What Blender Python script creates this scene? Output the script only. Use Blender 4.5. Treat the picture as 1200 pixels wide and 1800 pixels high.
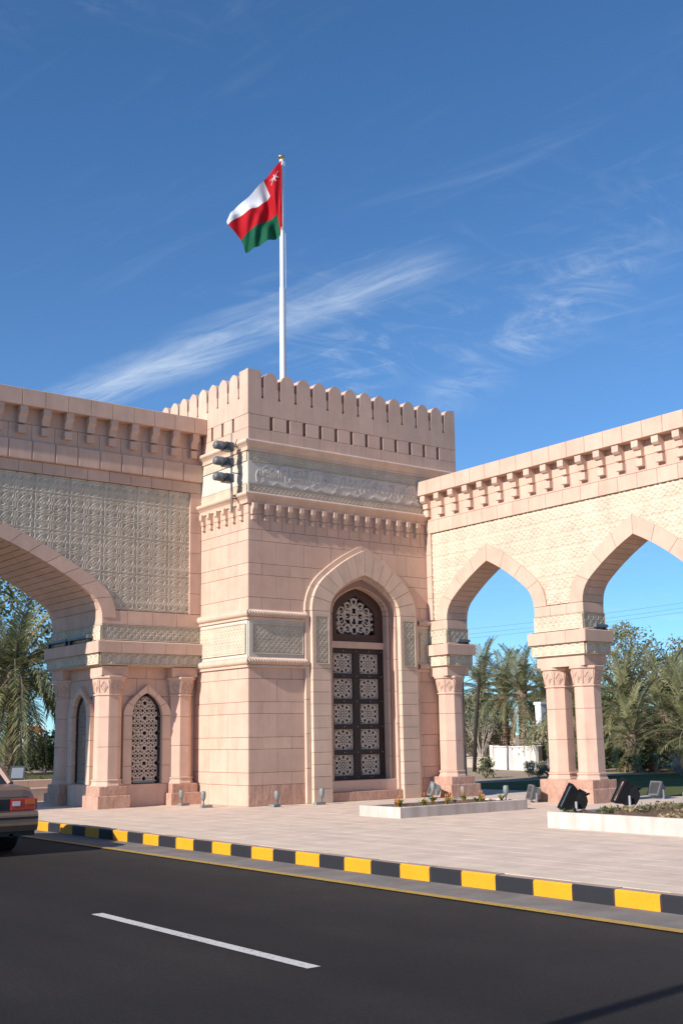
import bpy, bmesh, math, random
import numpy as np
from mathutils import Matrix, Vector

random.seed(7)
RNG = np.random.default_rng(7)
rad = math.radians
for o in list(bpy.data.objects):
    bpy.data.objects.remove(o)
scene = bpy.context.scene
COL = scene.collection

# ------------------------------------------------------------------ camera
EYE = Vector((-13.4348, -20.9286, 1.40))
YAW, PITCH, ROLL = 0.917978, 0.192597, -0.016706
fwd = Vector((math.cos(PITCH) * math.cos(YAW), math.cos(PITCH) * math.sin(YAW), math.sin(PITCH)))
rgt = fwd.cross(Vector((0, 0, 1))).normalized()
upv = rgt.cross(fwd)
rgt2 = math.cos(ROLL) * rgt + math.sin(ROLL) * upv
up2 = -math.sin(ROLL) * rgt + math.cos(ROLL) * upv
cam_data = bpy.data.cameras.new('camera')
cam = bpy.data.objects.new('camera', cam_data)
COL.objects.link(cam)
M = Matrix((rgt2, up2, -fwd)).transposed().to_4x4()
M.translation = EYE
cam.matrix_world = M
cam_data.sensor_fit = 'VERTICAL'
cam_data.sensor_height = 36.0
cam_data.lens = 36.0 * 2028.7 / 1800.0
cam_data.clip_start = 0.1
cam_data.clip_end = 6000
scene.camera = cam

# ------------------------------------------------------------------ light
LDIR = Vector((1.0, 0.10, -0.56)).normalized()
SUN_EL = math.asin(-LDIR.z)
SUN_AZ = math.atan2(-LDIR.x, -LDIR.y)          # clockwise from +Y
world = bpy.data.worlds.new('World')
scene.world = world
world.use_nodes = True
wn, wl = world.node_tree.nodes, world.node_tree.links
for n in list(wn):
    wn.remove(n)
SKY_STRENGTH = 0.148
w_out = wn.new('ShaderNodeOutputWorld')
w_bg = wn.new('ShaderNodeBackground')
w_bg.inputs['Strength'].default_value = SKY_STRENGTH
sky = wn.new('ShaderNodeTexSky')
sky.sky_type = 'NISHITA'
sky.sun_disc = False
sky.sun_elevation = SUN_EL
sky.sun_rotation = SUN_AZ
sky.air_density = 1.0
sky.altitude = 2200
sky.dust_density = 0.0
sky.ozone_density = 2.0
# thin cirrus: streaks laid out on a flat cloud sheet high above (direction / height)
geo = wn.new('ShaderNodeTexCoord')
sep = wn.new('ShaderNodeSeparateXYZ')
wl.new(geo.outputs['Generated'], sep.inputs[0])


def wmath(op, a, b=None, c=None):
    n = wn.new('ShaderNodeMath')
    n.operation = op
    for i, v in enumerate((a, b, c)):
        if v is None:
            continue
        if isinstance(v, (int, float)):
            n.inputs[i].default_value = v
        else:
            wl.new(v, n.inputs[i])
    return n.outputs[0]


zc = wmath('MAXIMUM', sep.outputs['Z'], 0.04)
cu = wmath('DIVIDE', sep.outputs['X'], zc)
cv = wmath('DIVIDE', sep.outputs['Y'], zc)
# axes: a runs along the cirrus streaks, b across them
ax, ay = 0.175, -0.985
ca = wmath('ADD', wmath('MULTIPLY', cu, ax), wmath('MULTIPLY', cv, ay))
cb = wmath('ADD', wmath('MULTIPLY', cu, -ay), wmath('MULTIPLY', cv, ax))


def wnoise(sa, sb, scale, detail, rough, off, dist=0.0):
    cmb = wn.new('ShaderNodeCombineXYZ')
    wl.new(wmath('MULTIPLY', ca, sa), cmb.inputs[0])
    wl.new(wmath('MULTIPLY', cb, sb), cmb.inputs[1])
    cmb.inputs[2].default_value = off
    n = wn.new('ShaderNodeTexNoise')
    n.inputs['Scale'].default_value = scale
    n.inputs['Detail'].default_value = detail
    n.inputs['Roughness'].default_value = rough
    n.inputs['Distortion'].default_value = dist
    wl.new(cmb.outputs[0], n.inputs['Vector'])
    return n.outputs['Fac']


def wramp(v, lo, hi, omin=0.0, omax=1.0):
    n = wn.new('ShaderNodeMapRange')
    n.interpolation_type = 'SMOOTHSTEP'
    wl.new(v, n.inputs[0])
    for i, x in ((1, lo), (2, hi), (3, omin), (4, omax)):
        n.inputs[i].default_value = x
    return n.outputs[0]


fine = wnoise(0.8, 4.2, 2.4, 6, 0.66, 1.3, 0.9)         # fibres
fib2 = wnoise(2.6, 1.3, 2.0, 6, 0.68, 8.1, 1.6)         # tufts lying across
patch = wnoise(0.55, 0.8, 0.9, 4, 0.55, 5.2, 0.0)       # where it is cloudy at all
wob = wmath('MULTIPLY', wmath('SUBTRACT', wnoise(1.0, 1.0, 1.1, 3, 0.5, 9.9), 0.5), 0.34)
bb = wmath('SUBTRACT', wmath('ADD', cb, wob), 1.885)
band = wramp(wmath('ABSOLUTE', bb), 0.0, 0.15, 1.0, 0.0)
bend = wmath('MULTIPLY', wramp(ca, -3.6, -2.7), wramp(ca, -1.55, -1.30, 1.0, 0.0))
# second, broken streak lying the other way
sb = wmath('SUBTRACT', wmath('ADD', wmath('ADD', wmath('MULTIPLY', cu, 0.923), wmath('MULTIPLY', cv, -0.384)), wob), 1.20)
st = wmath('ADD', wmath('MULTIPLY', cu, -0.384), wmath('MULTIPLY', cv, -0.923))
band2 = wmath('MULTIPLY', wramp(wmath('ABSOLUTE', sb), 0.0, 0.16, 1.0, 0.0), wmath('MULTIPLY', wramp(st, -3.5, -3.0), wramp(st, -2.15, -1.9, 1.0, 0.0)))
streak2 = wmath('MULTIPLY', band2, wramp(fib2, 0.34, 0.74))
streak = wmath('MULTIPLY', wmath('MULTIPLY', band, bend), wramp(fine, 0.22, 0.80))
wisps = wmath('MULTIPLY', wramp(patch, 0.50, 0.74), wramp(fib2, 0.46, 0.80))
wisp2 = wmath('MULTIPLY', wramp(patch, 0.40, 0.66), wramp(fine, 0.50, 0.86))
mask = wmath('MINIMUM', wmath('ADD', wmath('ADD', wmath('MULTIPLY', streak, 0.66), wmath('MULTIPLY', streak2, 0.24)),
             wmath('ADD', wmath('MULTIPLY', wisps, 0.34), wmath('MULTIPLY', wisp2, 0.16))), 0.6)
veil = wramp(sep.outputs['Z'], 0.16, 0.52, 0.035, 0.0)
mask = wmath('ADD', wmath('MULTIPLY', mask, wramp(sep.outputs['Z'], 0.0, 0.12)), veil)
w_mix = wn.new('ShaderNodeMixRGB')
wl.new(mask, w_mix.inputs[0])
w_tint = wn.new('ShaderNodeMixRGB')
w_tint.blend_type = 'MULTIPLY'
w_tint.inputs[0].default_value = 1.0
w_tint.inputs[2].default_value = (0.39, 0.65, 0.86, 1)          # deep dry-air blue
w_gam = wn.new('ShaderNodeGamma')
w_gam.inputs['Gamma'].default_value = 0.94
wl.new(sky.outputs[0], w_gam.inputs['Color'])
wl.new(w_gam.outputs[0], w_tint.inputs[1])
wl.new(w_tint.outputs[0], w_mix.inputs[1])
w_mix.inputs[2].default_value = (3.9, 4.4, 5.0, 1)
wl.new(w_mix.outputs[0], w_bg.inputs['Color'])
wl.new(w_bg.outputs[0], w_out.inputs['Surface'])

sun_data = bpy.data.lights.new('sun', 'SUN')
sun_data.energy = 4.7
sun_data.angle = rad(0.5)
sun_data.color = (1.0, 0.92, 0.865)
sun = bpy.data.objects.new('sun', sun_data)
sun.rotation_euler = LDIR.to_track_quat('-Z', 'Y').to_euler()
sun.location = (-40, -5, 30)
COL.objects.link(sun)

scene.render.engine = 'CYCLES'
scene.cycles.max_bounces = 6
scene.cycles.diffuse_bounces = 4
scene.cycles.glossy_bounces = 2
scene.cycles.transmission_bounces = 3
vs = scene.view_settings
vs.view_transform = 'Standard'
vs.look = 'None'
vs.exposure = 0.45
vs.gamma = 1.0
vs.use_curve_mapping = False

# ------------------------------------------------------------------ materials
MATS = {}


class NT:
    def __init__(s, name, rough=0.8, spec=0.3):
        s.m = bpy.data.materials.new(name)
        s.m.use_nodes = True
        s.t = s.m.node_tree
        s.n, s.l = s.t.nodes, s.t.links
        s.b = s.n['Principled BSDF']
        s.b.inputs['Roughness'].default_value = rough
        s.b.inputs['Specular IOR Level'].default_value = spec

    def node(s, typ, **kw):
        n = s.n.new(typ)
        for k, v in kw.items():
            if k in n.inputs:
                n.inputs[k].default_value = v
            else:
                setattr(n, k, v)
        return n

    def coord(s, kind='Object'):
        if kind == 'World':
            return s.node('ShaderNodeNewGeometry').outputs['Position']
        return s.node('ShaderNodeTexCoord').outputs[kind]

    def mapping(s, vec, scale=(1, 1, 1)):
        n = s.node('ShaderNodeMapping')
        n.inputs['Scale'].default_value = scale
        s.l.new(vec, n.inputs['Vector'])
        return n.outputs[0]

    def noise(s, vec, scale, detail=4, rough=0.55):
        n = s.node('ShaderNodeTexNoise', Scale=scale, Detail=detail, Roughness=rough)
        s.l.new(vec, n.inputs['Vector'])
        return n.outputs['Fac']

    def ramp(s, fac, stops):
        n = s.node('ShaderNodeValToRGB')
        el = n.color_ramp.elements
        while len(el) < len(stops):
            el.new(0.5)
        for e, (p, c) in zip(el, stops):
            e.position = p
            e.color = (*c, 1) if len(c) == 3 else c
        s.l.new(fac, n.inputs[0])
        return n.outputs[0]

    def mix(s, a, b, fac, mode='MIX'):
        n = s.node('ShaderNodeMixRGB', blend_type=mode)
        for i, v in ((0, fac), (1, a), (2, b)):
            if isinstance(v, (int, float)):
                n.inputs[i].default_value = v
            elif isinstance(v, tuple):
                n.inputs[i].default_value = (*v, 1) if len(v) == 3 else v
            else:
                s.l.new(v, n.inputs[i])
        return n.outputs[0]

    def bump(s, h, strength=0.3, dist=0.01):
        n = s.node('ShaderNodeBump', Strength=strength, Distance=dist)
        s.l.new(h, n.inputs['Height'])
        s.l.new(n.outputs[0], s.b.inputs['Normal'])

    def color(s, c):
        if isinstance(c, tuple):
            s.b.inputs['Base Color'].default_value = (*c, 1)
        else:
            s.l.new(c, s.b.inputs['Base Color'])

    def done(s, key):
        MATS[key] = s.m
        return s.m


def stone(key, base, var=0.10, grain=0.05, bump=0.10, island=False, rough=0.85, streak=0.03):
    t = NT(key, rough, 0.25)
    pos = t.coord('World')
    rnd = (t.node('ShaderNodeNewGeometry').outputs['Random Per Island'] if island
           else t.node('ShaderNodeObjectInfo').outputs['Random'])
    lo = tuple(c * (1 - var) for c in base)
    hi = tuple(min(1, c * (1 + var)) for c in base)
    mid2 = (base[0] * 1.01, base[1] * (1 - var * 0.35), base[2] * (1 - var * 0.45))
    c = t.ramp(rnd, [(0.0, lo), (0.35, base), (0.65, mid2), (1.0, hi)])
    n1 = t.noise(pos, 2.2, 3, 0.6)
    c = t.mix(c, t.ramp(n1, [(0.3, (1 - grain * 2,) * 3), (0.7, (1 + grain,) * 3)]), 1.0, 'MULTIPLY')
    n2 = t.noise(t.mapping(pos, (5, 5, 0.6)), 1.0, 2, 0.5)       # weather streaks
    c = t.mix(c, t.ramp(n2, [(0.32, (1 - streak * 2.2, 1 - streak * 2.4, 1 - streak * 2.6)), (0.6, (1, 1, 1))]), 1.0, 'MULTIPLY')
    n3 = t.noise(pos, 55, 2, 0.6)
    c = t.mix(c, t.ramp(n3, [(0.3, (1 - grain,) * 3), (0.7, (1 + grain * .6,) * 3)]), 1.0, 'MULTIPLY')
    t.color(c)
    t.bump(n3, bump, 0.004)
    return t.done(key)


PINK = (0.635, 0.435, 0.33)
stone('pink_stone', PINK, 0.055)
stone('pink_moulding', (0.645, 0.455, 0.35), 0.05)
stone('beige_stone', (0.65, 0.48, 0.365), 0.05)
stone('cream_carving', (0.605, 0.515, 0.39), 0.04, 0.07, 0.05)
stone('mortar', (0.33, 0.205, 0.155), 0.02)
stone('panel_stone', (0.60, 0.55, 0.47), 0.03, 0.03, 0.05)
stone('planter_paint', (0.60, 0.52, 0.455), 0.03, 0.06, 0.15, streak=0.10)
stone('kerb_top', (0.40, 0.29, 0.23), 0.05)
stone('paving', (0.64, 0.515, 0.405), 0.04, 0.075, 0.10, island=True, streak=0.0)
stone('paving_edge', (0.65, 0.54, 0.41), 0.035, 0.07, 0.10, island=True, streak=0.0)
stone('paving_bed', (0.56, 0.44, 0.345), 0.03, streak=0.0)


def rough_stone():
    t = NT('chiselled_stone', 0.9, 0.2)
    pos = t.coord('World')
    rnd = t.node('ShaderNodeObjectInfo').outputs['Random']
    c = t.ramp(rnd, [(0, (0.53, 0.32, 0.235)), (1, (0.62, 0.39, 0.29))])
    n = t.noise(t.mapping(pos, (7, 7, 3.2)), 1.0, 6, 0.68)
    c = t.mix(c, t.ramp(n, [(0.35, (0.85, .82, .8)), (0.62, (1.06, 1.06, 1.06))]), 1.0, 'MULTIPLY')
    t.color(c)
    t.bump(n, 1.0, 0.10)
    t.done('chiselled_stone')


rough_stone()


def asphalt():
    t = NT('asphalt', 0.85, 0.3)
    pos = t.coord('World')
    n1 = t.noise(t.mapping(pos, (0.9, 0.10, 1)), 1.0, 5, 0.55)
    n2 = t.noise(pos, 60, 4, 0.7)
    n3 = t.noise(pos, 0.5, 4, 0.6)
    c = t.ramp(n1, [(0.30, (0.0125, 0.0105, 0.0088)), (0.70, (0.0185, 0.0152, 0.0127))])
    c = t.mix(c, t.ramp(n2, [(0.35, (0.55, 0.55, 0.55)), (0.66, (1.6, 1.57, 1.53))]), 1.0, 'MULTIPLY')
    c = t.mix(c, t.ramp(n3, [(0.35, (0.80, 0.80, 0.81)), (0.65, (1.20, 1.18, 1.15))]), 1.0, 'MULTIPLY')
    # wheel tracks polished along the lanes, dust gathering towards the gutter
    sx = t.node('ShaderNodeSeparateXYZ')
    t.l.new(pos, sx.inputs[0])
    def mth(op, a, b=None):
        n_ = t.node('ShaderNodeMath', operation=op)
        for i_, v_ in enumerate((a, b)):
            if v_ is None:
                continue
            if isinstance(v_, (int, float)):
                n_.inputs[i_].default_value = v_
            else:
                t.l.new(v_, n_.inputs[i_])
        return n_.outputs[0]
    wav = mth('SINE', mth('ADD', mth('MULTIPLY', sx.outputs['X'], 4.19), mth('MULTIPLY', n1, 1.6)))
    trk = t.ramp(wav, [(0.0, (0.86, 0.86, 0.87)), (0.9, (1.16, 1.14, 1.12))])
    c = t.mix(c, trk, 0.8, 'MULTIPLY')
    dst = mth('MULTIPLY', t.ramp(mth('ADD', mth('MULTIPLY', sx.outputs['X'], 0.5), 3.75), [(0.0, (0, 0, 0)), (1.0, (1, 1, 1))]), t.noise(pos, 3.0, 4, 0.6))
    c = t.mix(c, (0.10, 0.085, 0.07), mth('MULTIPLY', dst, 0.35))
    v = t.node('ShaderNodeTexVoronoi', Scale=26.0)
    t.l.new(pos, v.inputs['Vector'])
    spk = t.ramp(v.outputs['Distance'], [(0.035, (1, 1, 1)), (0.06, (0, 0, 0))])
    pick = t.ramp(v.outputs['Color'], [(0.80, (0, 0, 0)), (0.82, (1, 1, 1))])
    c = t.mix(c, (0.13, 0.12, 0.11), t.mix(spk, pick, 1.0, 'MULTIPLY'))
    t.color(c)
    t.bump(n2, 0.55, 0.008)
    t.done('asphalt')


asphalt()


def simple(key, col, rough=0.6, spec=0.4, metal=0.0, nz=0.0, scale=8, bump=0.0, rvar=0.0):
    t = NT(key, rough, spec)
    t.b.inputs['Metallic'].default_value = metal
    if nz or rvar:
        pos = t.coord('World')
        n = t.noise(pos, scale, 5, 0.6)
        c = t.ramp(n, [(0.3, tuple(x * (1 - nz) for x in col)), (0.7, tuple(min(1, x * (1 + nz)) for x in col))])
        if rvar:
            r = t.node('ShaderNodeObjectInfo').outputs['Random']
            c = t.mix(c, t.ramp(r, [(0, (1 - rvar,) * 3), (1, (1 + rvar,) * 3)]), 1.0, 'MULTIPLY')
        t.color(c)
        if bump:
            t.bump(n, bump, 0.01)
    else:
        t.color(col)
    return t.done(key)


def wornpaint(key, col, under, amount, scale, rough=0.6):
    t = NT(key, rough, 0.35)
    pos = t.coord('World')
    n = t.noise(pos, scale, 8, 0.7)
    n2 = t.noise(pos, 3, 4, 0.6)
    n3 = t.noise(pos, 40, 4, 0.6)
    c = t.ramp(n2, [(0.3, tuple(x * .88 for x in col)), (0.7, col)])
    c = t.mix(c, under, t.ramp(n, [(amount - .03, (1, 1, 1)), (amount + .03, (0, 0, 0))]))
    c = t.mix(c, t.ramp(n3, [(0.3, (.9, .9, .9)), (0.7, (1.04, 1.04, 1.04))]), 1.0, 'MULTIPLY')
    t.color(c)
    t.bump(n3, 0.2, 0.003)
    return t.done(key)


wornpaint('kerb_yellow', (0.80, 0.345, 0.011), (0.35, 0.27, 0.2), 0.22, 22)
wornpaint('kerb_black', (0.022, 0.022, 0.026), (0.24, 0.19, 0.15), 0.27, 22)
wornpaint('road_yellow', (0.47, 0.30, 0.075), (0.05, 0.045, 0.04), 0.40, 26, 0.75)
wornpaint('road_white', (0.60, 0.58, 0.53), (0.06, 0.055, 0.05), 0.40, 30, 0.75)
simple('gutter', (0.20, 0.18, 0.16), 0.9, 0.2, nz=0.2, scale=2.5, bump=0.15)
simple('bronze', (0.030, 0.0165, 0.013), 0.5, 0.4, nz=0.25, scale=9)
simple('bronze_frame', (0.062, 0.028, 0.020), 0.55, 0.35, nz=0.2, scale=6)
simple('grille_cream', (0.50, 0.42, 0.34), 0.7, 0.3, nz=0.08, scale=12)
simple('window_dark', (0.012, 0.011, 0.012), 0.15, 0.5)
simple('stud_metal', (0.45, 0.40, 0.36), 0.35, 0.5, metal=0.8)
simple('lamp_grey', (0.13, 0.135, 0.14), 0.45, 0.45, nz=0.15, scale=14)
simple('lamp_dark', (0.035, 0.036, 0.042), 0.4, 0.5)
simple('lamp_pale', (0.21, 0.235, 0.225), 0.5, 0.4, nz=0.15, scale=20)
simple('lamp_black', (0.011, 0.011, 0.012), 0.75, 0.15, nz=0.2, scale=12)
simple('lamp_green', (0.02, 0.035, 0.033), 0.5, 0.4)
simple('lamp_glass', (0.20, 0.22, 0.24), 0.12, 0.8)
simple('lens_glass', (0.05, 0.055, 0.06), 0.05, 0.8)
simple('galvanised', (0.45, 0.46, 0.47), 0.4, 0.5, metal=0.6)
simple('pole_white', (0.74, 0.74, 0.72), 0.4, 0.4)
simple('brass', (0.55, 0.42, 0.2), 0.35, 0.5, metal=0.9)
simple('cable', (0.03, 0.03, 0.032), 0.6)
simple('wood_pole', (0.035, 0.028, 0.023), 0.8, 0.2, nz=0.3, scale=10)
stone('white_wall', (0.70, 0.66, 0.60), 0.02, 0.05, 0.10, streak=0.10)
stone('cream_wall', (0.46, 0.40, 0.32), 0.02, 0.06, 0.10, streak=0.08)
simple('orange_panel', (0.55, 0.17, 0.03), 0.5)
simple('white_panel', (0.80, 0.81, 0.82), 0.5)


def cloth(key, col, trans=0.25):
    t = NT(key, 0.8, 0.15)
    pos = t.coord('Object')
    n = t.noise(pos, 180, 2, 0.5)
    t.color(t.mix(col, t.ramp(n, [(0.3, (.93, .93, .93)), (0.7, (1.05, 1.05, 1.05))]), 1.0, 'MULTIPLY'))
    out = t.n['Material Output']
    tr = t.node('ShaderNodeBsdfTranslucent')
    tr.inputs[0].default_value = (*col, 1)
    mx = t.node('ShaderNodeMixShader')
    mx.inputs[0].default_value = trans
    t.l.new(t.b.outputs[0], mx.inputs[1])
    t.l.new(tr.outputs[0], mx.inputs[2])
    t.l.new(mx.outputs[0], out.inputs[0])
    return t.done(key)


cloth('flag_red', (0.50, 0.013, 0.022))
cloth('flag_white', (0.72, 0.74, 0.78))
cloth('flag_green', (0.012, 0.115, 0.06))
cloth('flag_emblem', (0.85, 0.83, 0.82))


def leaf(key, a, b, trans=0.30, scale=1.5, rough=0.55):
    t = NT(key, rough, 0.35)
    isl = t.node('ShaderNodeNewGeometry').outputs['Random Per Island']
    rnd = t.node('ShaderNodeObjectInfo').outputs['Random']
    pos = t.coord('World')
    c = t.mix(a, b, isl)
    c = t.mix(c, t.ramp(rnd, [(0, (.75, .78, .72)), (1, (1.25, 1.2, 1.15))]), 1.0, 'MULTIPLY')
    c = t.mix(c, t.ramp(t.noise(pos, scale, 3, 0.6), [(0.3, (.72, .75, .70)), (0.7, (1.2, 1.18, 1.1))]), 1.0, 'MULTIPLY')
    t.color(c)
    out = t.n['Material Output']
    tr = t.node('ShaderNodeBsdfTranslucent')
    t.l.new(c, tr.inputs[0])
    mx = t.node('ShaderNodeMixShader')
    mx.inputs[0].default_value = trans
    t.l.new(t.b.outputs[0], mx.inputs[1])
    t.l.new(tr.outputs[0], mx.inputs[2])
    t.l.new(mx.outputs[0], out.inputs[0])
    return t.done(key)


leaf('palm_leaf', (0.14, 0.165, 0.07), (0.31, 0.295, 0.17), 0.28, 0.9)
leaf('palm_leaf_dry', (0.24, 0.19, 0.11), (0.32, 0.26, 0.16), 0.2)
leaf('tree_leaf', (0.09, 0.12, 0.04), (0.18, 0.20, 0.085), 0.3)
leaf('tree_leaf_grey', (0.20, 0.22, 0.14), (0.32, 0.32, 0.23), 0.3)
leaf('shrub_leaf', (0.05, 0.08, 0.028), (0.11, 0.14, 0.055), 0.25)
leaf('flower_leaf', (0.10, 0.16, 0.03), (0.30, 0.28, 0.06), 0.3)
leaf('flower_petal', (0.62, 0.16, 0.05), (0.55, 0.30, 0.08), 0.3)
leaf('blossom', (0.45, 0.40, 0.32), (0.30, 0.30, 0.18), 0.3)
leaf('dry_leaf', (0.20, 0.15, 0.09), (0.33, 0.27, 0.16), 0.2)
leaf('grass_blade', (0.10, 0.125, 0.035), (0.17, 0.18, 0.07), 0.3)
simple('palm_trunk', (0.20, 0.145, 0.10), 0.9, 0.15, nz=0.35, scale=9, bump=0.5)
simple('bark', (0.21, 0.165, 0.125), 0.9, 0.15, nz=0.3, scale=7, bump=0.5)
simple('bark_pale', (0.36, 0.31, 0.26), 0.9, 0.15, nz=0.25, scale=7, bump=0.4)
simple('soil', (0.14, 0.095, 0.065), 0.95, 0.1, nz=0.4, scale=14, bump=0.6)
simple('car_paint', (0.25, 0.165, 0.12), 0.25, 0.5, metal=0.4)
simple('car_trim', (0.022, 0.021, 0.022), 0.5, 0.4)
simple('car_glass', (0.03, 0.028, 0.025), 0.06, 0.7)
simple('tyre', (0.018, 0.018, 0.018), 0.85, 0.2)
simple('rim_metal', (0.4, 0.4, 0.42), 0.35, 0.5, metal=0.8)
simple('tail_red', (0.42, 0.012, 0.012), 0.15, 0.6)
simple('tail_orange', (0.60, 0.11, 0.01), 0.2, 0.6)
simple('tail_clear', (0.62, 0.58, 0.58), 0.15, 0.6)
simple('plate_yellow', (0.70, 0.45, 0.06), 0.5)


def ground_mats():
    t = NT('sand', 0.95, 0.1)
    pos = t.coord('World')
    n = t.noise(pos, 0.35, 6, 0.62)
    n2 = t.noise(pos, 7, 5, 0.65)
    c = t.ramp(n, [(0.3, (0.33, 0.25, 0.175)), (0.55, (0.40, 0.31, 0.22)), (0.75, (0.32, 0.27, 0.17))])
    c = t.mix(c, t.ramp(n2, [(0.3, (.8, .8, .8)), (0.7, (1.15, 1.12, 1.1))]), 1.0, 'MULTIPLY')
    t.color(c)
    t.bump(n2, 0.5, 0.03)
    t.done('sand')
    t = NT('lawn', 0.95, 0.1)
    pos = t.coord('World')
    n = t.noise(pos, 0.6, 6, 0.65)
    n2 = t.noise(pos, 22, 5, 0.7)
    c = t.ramp(n, [(0.3, (0.15, 0.145, 0.065)), (0.5, (0.10, 0.12, 0.04)), (0.75, (0.20, 0.165, 0.095))])
    c = t.mix(c, t.ramp(n2, [(0.3, (.65, .68, .6)), (0.7, (1.25, 1.22, 1.2))]), 1.0, 'MULTIPLY')
    t.color(c)
    t.bump(n2, 0.8, 0.05)
    t.done('lawn')


ground_mats()
# ------------------------------------------------------------------ helpers
WM = {}


def place(o, parent, mat4):
    COL.objects.link(o)
    if parent is not None:
        o.parent = parent
        o.matrix_parent_inverse = WM[parent].inverted()
    o.matrix_basis = mat4
    WM[o] = mat4
    return o


def T4(loc=(0, 0, 0), rz=0.0, extra=None):
    m = Matrix.Translation(loc) @ Matrix.Rotation(rz, 4, 'Z')
    return m @ extra if extra is not None else m


def obj(name, mesh, parent=None, loc=(0, 0, 0), rz=0.0, extra=None):
    return place(bpy.data.objects.new(name, mesh), parent, T4(loc, rz, extra))


def thing(name, label, cat, loc=(0, 0, 0), rz=0.0, group=None):
    o = bpy.data.objects.new(name, None)
    o.empty_display_size = 0.2
    place(o, None, T4(loc, rz))
    return tag(o, label, cat, group)


def tag(o, label, cat, group=None, kind=None):
    if label:
        o['label'] = label
    if cat:
        o['category'] = cat
    if group:
        o['group'] = group
    if kind:
        o['kind'] = kind
    return o


def structure(o):
    o['kind'] = 'structure'
    return o


def copy_tree(root, mat4, label=None):
    old = WM[root]
    new = root.copy()
    COL.objects.link(new)
    new.matrix_basis = mat4
    WM[new] = mat4
    if label:
        new['label'] = label

    def rec(a, b):
        for ch in [c for c in COL.objects if c.parent == a]:
            c2 = ch.copy()
            COL.objects.link(c2)
            c2.parent = b
            c2.matrix_parent_inverse = ch.matrix_parent_inverse.copy()
            rec(ch, c2)
    rec(root, new)
    return new


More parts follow.
